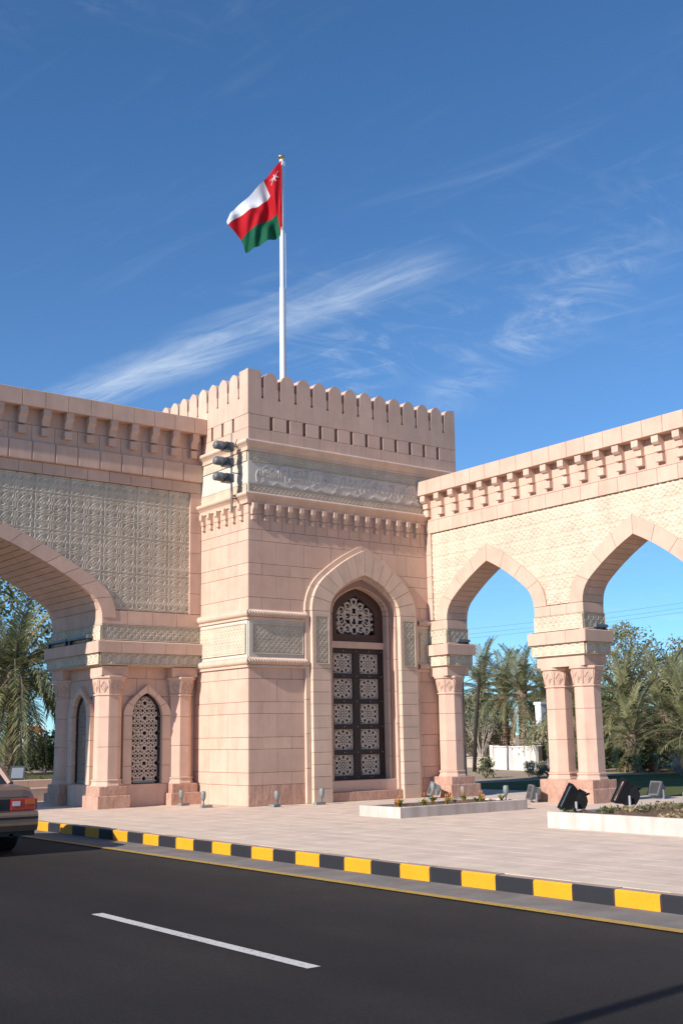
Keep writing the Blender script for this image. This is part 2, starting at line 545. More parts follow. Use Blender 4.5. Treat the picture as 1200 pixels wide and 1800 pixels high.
class MB:
    """collects polygons; x = along the wall, z = up, -y = out of the wall"""
    def __init__(s):
        s.v, s.f, s.mi = [], [], []

    def add(s, vs, fs, mi=0):
        b = len(s.v)
        s.v += [tuple(v) for v in vs]
        s.f += [tuple(b + i for i in f) for f in fs]
        s.mi += [mi] * len(fs)

    def box(s, x0, x1, y0, y1, z0, z1, mi=0, c=0.0):
        if c <= 0:
            vs = [(x, y, z) for z in (z0, z1) for y in (y0, y1) for x in (x0, x1)]
            s.add(vs, [(0, 2, 3, 1), (4, 5, 7, 6), (0, 1, 5, 4), (2, 6, 7, 3), (0, 4, 6, 2), (1, 3, 7, 5)], mi)
        else:
            vs = []
            for (xa, xb, y, za, zb) in ((x0, x1, y1, z0, z1), (x0, x1, y0 + c, z0, z1), (x0 + c, x1 - c, y0, z0 + c, z1 - c)):
                vs += [(xa, y, za), (xb, y, za), (xb, y, zb), (xa, y, zb)]
            fs = [(0, 3, 2, 1), (8, 9, 10, 11)]
            for a in (0, 4):
                for i in range(4):
                    j = (i + 1) % 4
                    fs.append((a + i, a + j, a + 4 + j, a + 4 + i))
            s.add(vs, fs, mi)
        return s

    def prism(s, pts, y0, y1, mi=0):
        """pts (x,z) polygon swept from y0 to y1"""
        n = len(pts)
        vs = [(x, y0, z) for x, z in pts] + [(x, y1, z) for x, z in pts]
        fs = [tuple(range(n)), tuple(range(2 * n - 1, n - 1, -1))]
        for i in range(n):
            j = (i + 1) % n
            fs.append((i, n + i, n + j, j))
        s.add(vs, fs, mi)
        return s

    def tube(s, p0, p1, r0, r1=None, n=10, caps=True, mi=0):
        p0, p1 = Vector(p0), Vector(p1)
        r1 = r0 if r1 is None else r1
        d = (p1 - p0).normalized()
        a = d.orthogonal().normalized()
        b = d.cross(a)
        vs = []
        for p, r in ((p0, r0), (p1, r1)):
            for i in range(n):
                t = 2 * math.pi * i / n
                vs.append(p + (a * math.cos(t) + b * math.sin(t)) * r)
        fs = [(i, (i + 1) % n, n + (i + 1) % n, n + i) for i in range(n)]
        if caps:
            fs += [tuple(range(n - 1, -1, -1)), tuple(range(n, 2 * n))]
        s.add(vs, fs, mi)
        return s

    def path(s, pts, radii, n=8, mi=0):
        pts = [Vector(p) for p in pts]
        vs = []
        prev = None
        for i, p in enumerate(pts):
            d = (pts[min(i + 1, len(pts) - 1)] - pts[max(i - 1, 0)]).normalized()
            a = d.orthogonal().normalized() if prev is None else (prev - d * prev.dot(d)).normalized()
            prev = a
            b = d.cross(a)
            for k in range(n):
                t = 2 * math.pi * k / n
                vs.append(p + (a * math.cos(t) + b * math.sin(t)) * radii[i])
        fs = []
        for i in range(len(pts) - 1):
            for k in range(n):
                fs.append((i * n + k, i * n + (k + 1) % n, (i + 1) * n + (k + 1) % n, (i + 1) * n + k))
        fs += [tuple(range(n - 1, -1, -1)), tuple(range((len(pts) - 1) * n, len(pts) * n))]
        s.add(vs, fs, mi)
        return s

    def lathe(s, prof, n=12, c=(0, 0), mi=0, rot=0.0):
        """prof: (r,z) from bottom to top, closed with caps"""
        vs = []
        for r, z in prof:
            for k in range(n):
                t = 2 * math.pi * (k + rot) / n
                vs.append((c[0] + r * math.cos(t), c[1] + r * math.sin(t), z))
        fs = []
        for i in range(len(prof) - 1):
            for k in range(n):
                fs.append((i * n + k, i * n + (k + 1) % n, (i + 1) * n + (k + 1) % n, (i + 1) * n + k))
        fs += [tuple(range(n - 1, -1, -1)), tuple(range((len(prof) - 1) * n, len(prof) * n))]
        s.add(vs, fs, mi)
        return s

    def sweep(s, prof, loop, closed=True, mi=0):
        """prof: closed list (d,z), d out of the wall; loop: plan points, walls to the left of travel are outside-right"""
        n = len(loop)
        m = len(prof)
        L = [Vector((x, y)) for x, y in loop]
        vs = []
        for i in range(n):
            a = L[(i - 1) % n]
            b = L[i]
            c = L[(i + 1) % n]
            d0 = (b - a).normalized() if (closed or i > 0) else (c - b).normalized()
            d1 = (c - b).normalized() if (closed or i < n - 1) else (b - a).normalized()
            n0 = Vector((d0.y, -d0.x))
            n1 = Vector((d1.y, -d1.x))
            mt = (n0 + n1)
            mt = mt / max(1e-6, mt.dot(n0))
            for d, z in prof:
                vs.append((b.x + mt.x * d, b.y + mt.y * d, z))
        fs = []
        for i in range(n if closed else n - 1):
            j = (i + 1) % n
            for k in range(m):
                k2 = (k + 1) % m
                fs.append((i * m + k, j * m + k, j * m + k2, i * m + k2))
        if not closed:
            fs += [tuple(range(m)), tuple(range(n * m - 1, (n - 1) * m - 1, -1))]
        s.add(vs, fs, mi)
        return s

    def mesh(s, name, mats, smooth=False, fix=True):
        me = bpy.data.meshes.new(name)
        me.from_pydata(s.v, [], s.f)
        for m in (mats if isinstance(mats, (list, tuple)) else [mats]):
            me.materials.append(MATS[m])
        if len(set(s.mi)) > 1:
            me.polygons.foreach_set('material_index', s.mi)
        if fix:
            bm = bmesh.new()
            bm.from_mesh(me)
            bmesh.ops.recalc_face_normals(bm, faces=bm.faces)
            bm.to_mesh(me)
            bm.free()
        if smooth:
            me.polygons.foreach_set('use_smooth', [True] * len(me.polygons))
        me.update()
        return me


def grid_mesh(name, V, F, mat, smooth=True):
    """numpy verts (n,3), quads (m,4)"""
    me = bpy.data.meshes.new(name)
    me.vertices.add(len(V))
    me.vertices.foreach_set('co', np.asarray(V, np.float32).ravel())
    k = F.shape[1]
    me.loops.add(F.size)
    me.loops.foreach_set('vertex_index', F.astype(np.int32).ravel())
    me.polygons.add(len(F))
    me.polygons.foreach_set('loop_start', np.arange(0, F.size, k, dtype=np.int32))
    if smooth:
        me.polygons.foreach_set('use_smooth', np.ones(len(F), bool))
    me.materials.append(MATS[mat])
    me.update(calc_edges=True)
    me.validate()
    return me


class Frame:
    """a wall face: origin, rotation about z; s to the right as seen from outside, t up, d outwards"""
    def __init__(s, x, y, rot):
        s.o, s.r = Vector((x, y, 0)), rot
        s.m = Matrix.Translation(s.o) @ Matrix.Rotation(rot, 4, 'Z')

    def w(s, a, t, d):
        return s.m @ Vector((a, -d, t))


LEFT = -math.pi / 2
BLK = {}


def block(parent, fr, name, s0, s1, t0, t1, d0, d1, mat='pink_stone', gap=0.0035, c=0.004):
    """a stone from depth d0 (back) to d1 (front)"""
    w, h, dp = s1 - s0 - 2 * gap, t1 - t0 - 2 * gap, d1 - d0
    if w <= 0.012 or h <= 0.012:
        return None
    key = (round(w, 3), round(h, 3), round(dp, 3), mat, c)
    if key not in BLK:
        BLK[key] = MB().box(-w / 2, w / 2, -dp, 0, -h / 2, h / 2, c=c).mesh('stone', mat, fix=False)
    return obj(name, BLK[key], parent, fr.w((s0 + s1) / 2, (t0 + t1) / 2, d0), fr.r)


def courses(parent, fr, s0, s1, rows, d0, d1, cut=None, mat='pink_stone', name='stone_block'):
    """rows: (t0,t1,first_joint,pitch[,mat]); cut(t0,t1)->(sa,sb) strip to leave free"""
    for row in rows:
        t0, t1, j0, pitch = row[:4]
        mt = row[4] if len(row) > 4 else mat
        js = [s0, s1]
        k = math.floor((s0 - j0) / pitch)
        while True:
            j = j0 + k * pitch
            if j > s1 - 0.03:
                break
            if j > s0 + 0.03:
                js.append(j)
            k += 1
        js.sort()
        for a, b in zip(js[:-1], js[1:]):
            segs = [(a, b)]
            cc = cut(t0, t1) if cut else None
            if cc:
                segs = []
                if a < cc[0]:
                    segs.append((a, min(b, cc[0])))
                if b > cc[1]:
                    segs.append((max(a, cc[1]), b))
            for p, q in segs:
                if q - p > 0.03:
                    block(parent, fr, name, p, q, t0, t1, d0, d1, mt)


def arch_curve(w, h, r1, phi, n1=8, n2=18):
    """right half of a four-centred arch: springing (w,0) to apex (0,h)"""
    c1 = np.array([w - r1, 0.0])
    u = np.array([math.cos(phi), math.sin(phi)])
    v = np.array([0.0, h]) - c1
    if v @ u >= r1 - 1e-4:                                       # steep: plain two-centred arch
        r = (w * w + h * h) / (2 * w)
        am_ = math.atan2(h, r - w)
        return [(w - r + r * math.cos(a), r * math.sin(a)) for a in np.linspace(0, am_, n1 + n2 - 1)]
    k = (r1 * r1 - v @ v) / (2 * (v @ u - r1))
    r2 = r1 + k
    c2 = c1 - k * u
    pts = [c1 + r1 * np.array([math.cos(a), math.sin(a)]) for a in np.linspace(0, phi, n1)]
    a1 = math.atan2(h - c2[1], -c2[0])
    pts += [c2 + r2 * np.array([math.cos(a), math.sin(a)]) for a in np.linspace(phi, a1, n2)[1:]]
    return [tuple(p) for p in pts]


def resample(pts, n):
    P = np.array(pts)
    L = np.r_[0, np.cumsum(np.hypot(*np.diff(P, axis=0).T))]
    t = np.linspace(0, L[-1], n)
    return np.c_[np.interp(t, L, P[:, 0]), np.interp(t, L, P[:, 1])]


def voussoirs(parent, fr, sc, zs, inner, outer, d0, d1, n, mat='pink_stone', name='voussoir', sub=4, gap=0.005, key=False):
    """n stones on each side of the apex between two half curves"""
    K = n * sub + 1
    A, B = resample(inner, K), resample(outer, K)
    for side in (1, -1):
        for i in range(n):
            a, b = A[i * sub:(i + 1) * sub + 1].copy(), B[i * sub:(i + 1) * sub + 1].copy()
            for q in (a, b):                                     # open the joints
                d = q[1] - q[0]
                q[0] = q[0] + d / np.hypot(*d) * gap
                d = q[-1] - q[-2]
                q[-1] = q[-1] - d / np.hypot(*d) * gap
            pts = [(sc + side * x, zs + z) for x, z in a] + [(sc + side * x, zs + z) for x, z in b[::-1]]
            cx = sum(p[0] for p in pts) / len(pts)
            cz = sum(p[1] for p in pts) / len(pts)
            me = MB().prism([(x - cx, z - cz) for x, z in pts], -(d1 - d0), 0).mesh('voussoir', mat)
            obj(name, me, parent, fr.w(cx, cz, d0), fr.r)


def half_width(curve, z):
    P = np.array(curve)
    if z <= 0:
        return P[0, 0]
    if z >= P[-1, 1]:
        return 0.0
    return float(np.interp(z, P[:, 1], P[:, 0]))


def arch_wall(mb, s0, s1, t0, t1, sc, zs, curve, y0, y1):
    """slab with an arched opening (jambs down to t0), local coordinates"""
    w = curve[0][0]
    mb.box(s0, sc - w, y0, y1, t0, t1)
    mb.box(sc + w, s1, y0, y1, t0, t1)
    for sd in (1, -1):
        pts = [(sc + sd * x, zs + z) for x, z in curve]
        for (xa, za), (xb, zb) in zip(pts[:-1], pts[1:]):
            mb.prism([(xa, za), (xa, t1), (xb, t1), (xb, zb)], y0, y1)


# ------------------------------------------------------------------ carved patterns
def tile_from(strokes, N, w, pts_per=60):
    """strokes: list of arrays of points in the unit tile; returns N x N heights, periodic"""
    P = np.concatenate(strokes)
    P = np.concatenate([P + np.array([i, j]) for i in (-1, 0, 1) for j in (-1, 0, 1)])
    P = P[(P[:, 0] > -.25) & (P[:, 0] < 1.25) & (P[:, 1] > -.25) & (P[:, 1] < 1.25)]
    g = (np.arange(N) + 0.5) / N
    X, Y = np.meshgrid(g, g, indexing='ij')
    D = np.full((N, N), 9.0)
    for k in range(0, len(P), 400):
        q = P[k:k + 400]
        d = np.sqrt((X[..., None] - q[:, 0]) ** 2 + (Y[..., None] - q[:, 1]) ** 2).min(-1)
        D = np.minimum(D, d)
    return np.clip(1.15 - (D / w) ** 2, 0, 1)


def circ(cx, cy, r, a0=0, a1=360, n=70, ry=None, rot=0):
    a = np.radians(np.linspace(a0, a1, n))
    x, y = r * np.cos(a), (ry or r) * np.sin(a)
    c, s = math.cos(rad(rot)), math.sin(rad(rot))
    return np.c_[cx + x * c - y * s, cy + x * s + y * c]


def seg(x0, y0, x1, y1, n=40):
    t = np.linspace(0, 1, n)[:, None]
    return np.array([[x0, y0]]) * (1 - t) + np.array([[x1, y1]]) * t


TILE_A = tile_from([circ(.5, .5, .50, ry=.21, rot=45, n=140), circ(.5, .5, .50, ry=.21, rot=-45, n=140),
                    circ(.5, .5, .075), circ(.40, .5, .045), circ(.60, .5, .045), circ(.5, .40, .045), circ(.5, .60, .045),
                    circ(0, 0, .12), circ(.5, 0, .09), circ(0, .5, .09), seg(0, .12, 0, .40), seg(0, .6, 0, .88),
                    seg(.12, 0, .40, 0), seg(.6, 0, .88, 0),
                    circ(.5, .16, .12, 200, 340), circ(.5, .84, .12, 20, 160), circ(.16, .5, .12, 110, 250), circ(.84, .5, .12, -70, 70)],
                   26, 0.060)
TILE_B = tile_from([circ(.5, .5, .33), circ(0, 0, .30), circ(.5, .5, .10), circ(.5, 0, .10), circ(0, .5, .10)], 16, 0.075)
TILE_D = tile_from([seg(0, 0, 1, 1), seg(0, 1, 1, 0), seg(.5, .22, .78, .5), seg(.78, .5, .5, .78), seg(.5, .78, .22, .5), seg(.22, .5, .5, .22),
                    seg(0, .0, .28, .0), seg(.72, 0, 1, 0)], 18, 0.085)
TILE_W = tile_from([circ(.5, .5, .46, ry=.20, rot=35, n=140), circ(.5, .5, .40, ry=.17, rot=-50, n=140), circ(.5, .5, .10),
                    circ(0, 0, .26), circ(0, .5, .15, 60, 300), circ(1, .5, .15, -120, 120), circ(.5, 0, .17, -30, 210), circ(.5, 1, .17, 150, 390)],
                   22, 0.055)


def relief(parent, fr, s0, s1, t0, t1, d, tile, T, depth, mat='cream_carving', name='carved_panel', keep=None, border=0.0, step=1):
    N = tile.shape[0]
    h = T / N * step
    ns, nt = max(2, int(round((s1 - s0) / h))), max(2, int(round((t1 - t0) / h)))
    S, Z = np.linspace(s0, s1, ns + 1), np.linspace(t0, t1, nt + 1)
    i = np.floor((S - s0) / T * N + .5).astype(int) % N
    j = np.floor((Z - t0) / T * N + .5).astype(int) % N
    H = tile[np.ix_(i, j)] * depth
    sw_, tw_ = S[:, None], Z[None, :]
    H = H * (.82 + .13 * np.sin(sw_ * 2.1 + tw_ * 1.3) * np.sin(tw_ * 2.7 - sw_ * .8) + .10 * np.sin(np.floor(sw_ / T) * 12.9 + np.floor(tw_ / T) * 78.2))
    if T > .3:                                                   # seams between the carved slabs
        for (q, ax_) in ((np.abs(np.mod(S - s0 + T, 2 * T) - T) < h * .75, 0), (np.abs(np.mod(Z - t0 + T, 2 * T) - T) < h * .75, 1)):
            H = np.where(q[:, None] if ax_ == 0 else q[None, :], H * .25, H)
    if border > 0:
        e = np.minimum(np.minimum(S - s0, s1 - S)[:, None], np.minimum(Z - t0, t1 - Z)[None, :])
        H = np.where(e < border, depth * 1.25, np.where(e < border * 1.6, 0, H))
    SS, ZZ = np.meshgrid(S, Z, indexing='ij')
    V = np.stack([SS, -(d + H), ZZ], -1).reshape(-1, 3)
    a = np.arange((ns + 1) * (nt + 1)).reshape(ns + 1, nt + 1)
    F = np.stack([a[:-1, :-1], a[1:, :-1], a[1:, 1:], a[:-1, 1:]], -1).reshape(-1, 4)
    if keep is not None:
        cs = (SS[:-1, :-1] + SS[1:, 1:]).ravel() / 2
        cz = (ZZ[:-1, :-1] + ZZ[1:, 1:]).ravel() / 2
        F = F[keep(cs, cz)]
        used = np.unique(F)
        re = np.full(len(V), -1)
        re[used] = np.arange(len(used))
        V, F = V[used], re[F]
    off = np.array([(s0 + s1) / 2, 0, (t0 + t1) / 2])
    me = grid_mesh(name, V - off, F, mat)
    return obj(name, me, parent, fr.w(off[0], off[2], 0), fr.r)


def lattice(name, w, h, holes, cell, mat, thick=0.02, keep=None):
    """pierced screen: boolean grid of cells, extruded; local x,z centred, front at y=-thick"""
    nx, nz = int(round(w / cell)), int(round(h / cell))
    X = (np.arange(nx) + .5) * cell - w / 2
    Z = (np.arange(nz) + .5) * cell - h / 2
    XX, ZZ = np.meshgrid(X, Z, indexing='ij')
    solid = ~holes(XX, ZZ)
    if keep is not None:
        solid &= keep(XX, ZZ)
    idx = np.arange((nx + 1) * (nz + 1)).reshape(nx + 1, nz + 1)
    gx, gz = np.meshgrid(np.arange(nx + 1) * cell - w / 2, np.arange(nz + 1) * cell - h / 2, indexing='ij')
    V0 = np.stack([gx, np.full_like(gx, -thick), gz], -1).reshape(-1, 3)
    V1 = V0.copy()
    V1[:, 1] = 0
    n = len(V0)
    q = lambda a, b, c, d: np.stack([a, b, c, d], -1)
    i, j = np.nonzero(solid)
    F = [q(idx[i, j], idx[i + 1, j], idx[i + 1, j + 1], idx[i, j + 1])]
    pad = np.pad(solid, 1)
    for di, dj, (a, b) in ((-1, 0, ((0, 0), (0, 1))), (1, 0, ((1, 1), (1, 0))), (0, -1, ((1, 0), (0, 0))), (0, 1, ((0, 1), (1, 1)))):
        m = ~pad[i + 1 + di, j + 1 + dj]
        ii, jj = i[m], j[m]
        p, r = idx[ii + a[0], jj + a[1]], idx[ii + b[0], jj + b[1]]
        F.append(q(p, r, r + n, p + n))
    F = np.concatenate(F)
    V = np.concatenate([V0, V1])
    used = np.unique(F)
    re = np.full(len(V), -1)
    re[used] = np.arange(len(used))
    return grid_mesh(name, V[used], re[F], mat, smooth=False)


def ball(name, mat, r=0.5, seg_=10, rings=6):
    prof = [(max(1e-3, r * math.cos(a)), r * math.sin(a)) for a in np.linspace(-math.pi / 2, math.pi / 2, rings + 1)]
    return MB().lathe(prof, seg_).mesh(name, mat, smooth=True)
# ------------------------------------------------------------------ ground, road, plaza
def sheet(name, x0, x1, y0, y1, z, mat, nx=1, ny=1, wob=0.0):
    X, Y = np.linspace(x0, x1, nx + 1), np.linspace(y0, y1, ny + 1)
    XX, YY = np.meshgrid(X, Y, indexing='ij')
    ZZ = np.full_like(XX, z)
    if wob:
        ZZ += wob * (np.sin(XX * .35 + 1) * np.sin(YY * .28) + .5 * np.sin(XX * .9 + YY * .6))
    a = np.arange((nx + 1) * (ny + 1)).reshape(nx + 1, ny + 1)
    F = np.stack([a[:-1, :-1], a[1:, :-1], a[1:, 1:], a[:-1, 1:]], -1).reshape(-1, 4)
    return structure(obj(name, grid_mesh(name, np.stack([XX, YY, ZZ], -1).reshape(-1, 3), F, mat)))


sheet('ground', -900, 1400, -900, 1400, -0.30, 'sand')
ROAD_Z = -0.16
sheet('road', -34.0, -5.05, -140, 160, ROAD_Z, 'asphalt')
sheet('gutter', -5.50, -4.80, -140, 160, ROAD_Z + 0.006, 'gutter')
sheet('edge_line', -5.585, -5.455, -140, 160, ROAD_Z + 0.012, 'road_yellow')
for k in range(-3, 7):
    y0 = -14.1 + k * 9.0
    dash = sheet('lane_dash', -8.575, -8.46, y0, y0 + 3.4, ROAD_Z + 0.005, 'road_white')
pl = structure(obj('plaza', MB().box(-4.66, 8.3, -60, 13, -0.5, -0.03).mesh('plaza', 'paving_bed', fix=False)))
sheet('lawn', 8.3, 24.5, -20, 6.3, -0.10, 'lawn')
sheet('sand', 8.3, 60, 6.3, 60, -0.105, 'sand', 30, 30, .02)
sheet('verge', -4.7, 11.2, 13.0, 30, -0.06, 'lawn')

kerb = structure(obj('kerb', MB().box(-4.74, -4.66, -60, 60, -0.5, -0.012).mesh('kerb', 'kerb_top', fix=False)))
K0, KP = -0.934, 0.5085
km = {}
for nm in ('kerb_yellow', 'kerb_black'):
    m = MB()
    L = KP - 0.006
    pr = [(-4.80, -0.30), (-4.80, -0.020), (-4.785, -0.002), (-4.664, 0.0), (-4.664, -0.30)]
    n = len(pr)
    vs = [(x, -L / 2, z) for x, z in pr] + [(x, L / 2, z) for x, z in pr]
    m.add(vs, [(0, 1, n + 1, n), (1, 2, n + 2, n + 1)], 0)
    m.add(vs, [(2, 3, n + 3, n + 2), (3, 4, n + 4, n + 3), tuple(range(n)), tuple(range(2 * n - 1, n - 1, -1))], 1)
    km[nm] = m.mesh('kerb_stone', [nm, 'kerb_top'], fix=False)
for k in range(-40, 60):
    y = K0 - (k + 0.5) * KP
    obj('kerb_stone', km['kerb_black' if k % 2 == 0 else 'kerb_yellow'], kerb,
        (RNG.uniform(-.004, .004), y, RNG.uniform(-.004, .003)), RNG.uniform(-.003, .003))

# paving slabs: the nearest as single slabs, the rest joined
SW, SL = 0.42, 0.84
slabs = []
ix = 0
x = -4.655
first = True
while x < 7.95:
    w = 0.36 if first else SW
    off = 0 if ix % 2 == 0 else SL / 2
    y = -34.0 + off
    while y < 12.5:
        slabs.append((x, x + w, y, y + SL, first))
        y += SL
    x += w
    ix += 1
    first = False
cx, cy = EYE.x, EYE.y


def view_ok(s):
    mx, my = (s[0] + s[1]) / 2 - cx, (s[2] + s[3]) / 2 - cy
    a = math.atan2(my, mx) - YAW
    return abs(a) < rad(18.5)


near = sorted([s for s in slabs if view_ok(s)], key=lambda s: (((s[0] + s[1]) / 2 - cx) ** 2 + ((s[2] + s[3]) / 2 - cy) ** 2))[:300]
nearset = set(near)
g = 0.003
SLM = {}
for s in near:
    key = (round(s[1] - s[0], 2), s[4])
    if key not in SLM:
        w = s[1] - s[0]
        m = MB()
        vs = []
        for (e, z) in ((0, -0.03), (0, -0.0015), (0.002, 0.0)):
            vs += [(-w / 2 + g + e, -SL / 2 + g + e, z), (w / 2 - g - e, -SL / 2 + g + e, z), (w / 2 - g - e, SL / 2 - g - e, z), (-w / 2 + g + e, SL / 2 - g - e, z)]
        fs = [(8, 9, 10, 11)]
        for a in (0, 4):
            for i in range(4):
                j = (i + 1) % 4
                fs.append((a + i, a + j, a + 4 + j, a + 4 + i))
        m.add(vs, fs)
        SLM[key] = m.mesh('paving_slab', 'paving_edge' if s[4] else 'paving', fix=False)
    obj('paving_slab', SLM[key], pl, ((s[0] + s[1]) / 2, (s[2] + s[3]) / 2, RNG.uniform(-.0007, .0007)))
stone('paving_single', (0.64, 0.515, 0.405), 0.04, 0.075, 0.10, streak=0.0)
for k_, me_ in SLM.items():
    me_.materials[0] = MATS['paving_single'] if not k_[1] else MATS['paving_edge']
m = MB()
for s in slabs:
    if s not in nearset:
        z = RNG.uniform(-.0007, .0007)
        m.add([(s[0] + g, s[2] + g, z), (s[1] - g, s[2] + g, z), (s[1] - g, s[3] - g, z), (s[0] + g, s[3] - g, z),
               (s[0] + g, s[2] + g, z - .025), (s[1] - g, s[2] + g, z - .025), (s[1] - g, s[3] - g, z - .025), (s[0] + g, s[3] - g, z - .025)],
              [(0, 1, 2, 3), (0, 4, 5, 1), (1, 5, 6, 2), (2, 6, 7, 3), (3, 7, 4, 0)])
o = obj('paving_slabs', m.mesh('paving_slabs', 'paving', fix=False), pl)
o['kind'] = 'stuff'

# ------------------------------------------------------------------ tower
W = 6.25
tower = thing('gate_tower', 'square pink stone tower with battlements, carved inscription band and tall bronze door', 'tower', (W / 2, W / 2, 0))
FF = Frame(0, 0, 0)            # front (camera right), s = x
FL = Frame(0, 0, LEFT)         # left, s = -y
SC = 3.115                     # door axis
ZS = 4.18
door_o = arch_curve(1.53, 1.48, 1.0, rad(50))
door_i = arch_curve(1.02, 0.90, 0.62, rad(50))
door_m = arch_curve(1.66, 1.60, 1.09, rad(50))
door_b = arch_curve(0.945, 0.815, 0.56, rad(50))
door_c = arch_curve(0.80, 0.62, 0.45, rad(52))

core = MB()
core.box(0.04, W - .04, 0.70, W - .04, -0.4, 7.93)
arch_wall(core, 0.04, W - .04, -0.4, 7.93, SC, ZS, [(0.86, 0)] + [(a * 1.075, b * 1.05) for a, b in door_c[1:]], 0.04, 0.70)
core.box(0.9, W - .9, 0.9, W - .9, 7.93, 8.05)
obj('wall', core.mesh('wall', 'mortar'), tower)

S, Tt = (0.36, 0.754), (0.74, 0.754)
rowsA = [(0.0, 0.43, 0.74, 0.754, 'chiselled_stone')]
z = 0.43
for h, jj in ((.26, S), (.485, Tt), (.25, S), (.495, Tt), (.25, S), (.49, Tt), (.245, S)):
    rowsA.append((z, z + h, *jj))
    z += h
rowsB = [(4.10, 4.41, *S), (4.41, 4.905, *Tt), (4.905, 5.156, *S), (5.156, 5.656, *Tt), (5.656, 5.907, *S),
         (5.907, 6.25, .108 + .157, .314), (6.25, 6.50, .108, .314)]


def door_cut(t0, t1):
    if t0 >= ZS + 1.2:
        return None
    a = max(half_width(door_i, t0 - ZS), 0)
    b = half_width(door_m, t1 - ZS)
    hw = 1.30 if t1 <= ZS else max(a + 0.02, b - 0.18)
    if t1 > ZS + 1.45:
        hw = max(a + .02, 0.10)
    return (SC - hw, SC + hw)


courses(tower, FF, 0.004, W, rowsA + rowsB, -0.06, 0.0, door_cut)
Sl, Tl = (-0.43, 0.78), (-0.82, 0.785)
lrows = [(r[0], r[1], *(Tl if abs(r[2] - .74) < .01 else Sl if abs(r[2] - .36) < .01 else (-(.227 + .162), .3245) if r[1] < 6.3 else (-.227, .3245))) for r in rowsA + rowsB]
courses(tower, FL, -2.9, 0.0, lrows, -0.06, 0.0)
# the hidden flanks
for fr, a, b in ((Frame(W, 0, -LEFT), 0.0, W), (Frame(W, W, math.pi), 0, W)):
    sl = MB().box(a, b, 0, 0.06, 0, 7.95)
    obj('wall_facing', sl.mesh('wall_facing', 'pink_stone', fix=False), tower, fr.o, fr.r)
obj('wall_facing', MB().box(-W, -2.9, 0, 0.06, 0, 7.95).mesh('wall_facing', 'pink_stone', fix=False), tower, FL.o, FL.r)

# cornices
LOOP = [(0, 0), (W, 0), (W, W), (0, W)]
CORN = [(-.05, 0.0), (.045, 0.0), (.05, .035), (.035, .04), (.05, .085), (.095, .135), (.115, .15), (.135, .175), (.138, .205), (.125, .232), (.09, .245), (-.05, .245)]
for z0 in (6.475, 7.665):
    obj('cornice', MB().sweep([(d, z0 + z) for d, z in CORN], LOOP).mesh('cornice', 'beige_stone'), tower)


def rope(length, r=0.075, pitch=0.072, n=9):
    """half-round roped moulding along +x, bulging to -y"""
    K = int(length / pitch * 6)
    m = MB()
    vs = []
    for i in range(K + 1):
        x = length * i / K
        for k in range(n):
            a = -math.pi / 2 + math.pi * k / (n - 1)
            ph = 2 * math.pi * (x / pitch + k / (n - 1) * 0.8)
            rr = r * (1 + 0.17 * math.sin(ph))
            vs.append((x, -0.02 - rr * 1.15 * math.cos(a), rr * math.sin(a)))
    fs = [(i * n + k, (i + 1) * n + k, (i + 1) * n + k + 1, i * n + k + 1) for i in range(K) for k in range(n - 1)]
    m.add(vs, fs)
    return m


def banding(fr, s0, s1, left_mitre, right_mitre):
    for zr in (3.03, 4.055):
        a = s0 - (.10 if left_mitre else 0)
        b = s1 + (.10 if right_mitre else 0)
        me = rope(b - a).mesh('rope_moulding', 'beige_stone', smooth=True, fix=False)
        obj('rope_moulding', me, tower, fr.w(a, zr, 0.0), fr.r)
        e = 0.045
        bx = MB().box(s0 - (e if left_mitre else 0), s1 + (e if right_mitre else 0), -e, 0.05, zr - .135, zr - .078, c=.006)
        bx.box(s0 - (e * .8 if left_mitre else 0), s1 + (e * .8 if right_mitre else 0), -e * .8, 0.05, zr + .070, zr + .092, c=.004)
        obj('fillet', bx.mesh('fillet', 'beige_stone', fix=False), tower, fr.o, fr.r)
    pb = MB().box(s0, s1, -0.012, 0.06, 3.115, 3.925)
    obj('panel_backing', pb.mesh('panel_backing', 'panel_stone', fix=False), tower, fr.o, fr.r)
    relief(tower, fr, s0 + .07, s1 - .05, 3.19, 3.85, 0.014, TILE_B, 0.13, 0.022, border=.022)


banding(FF, 0.012, 1.47, True, False)
banding(FF, 4.76, 5.12, False, False)
banding(FL, -2.1, -0.012, False, True)
for fr in (FF, FL):
    a, b = (0.0, W) if fr is FF else (-W, 0.0)
    for z0, z1, kind in ((6.72, 6.935, 'f'), (6.935, 7.42, 't'), (7.42, 7.67, 'f')):
        if kind == 't':
            obj('inscription_panel', MB().box(a + .004, b - .004, -0.002, 0.06, z0, z1).mesh('inscription_panel', 'panel_stone', fix=False), tower, fr.o, fr.r)
        else:
            obj('panel_backing', MB().box(a + .006, b - .006, 0.004, 0.06, z0, z1).mesh('panel_backing', 'panel_stone', fix=False), tower, fr.o, fr.r)
            vis = (0.03, 5.4) if fr is FF else (-2.3, -0.03)
            relief(tower, fr, vis[0], vis[1], z0 + .012, z1 - .012, 0.0, TILE_B, 0.115, 0.018, name='carved_frieze', border=.012)

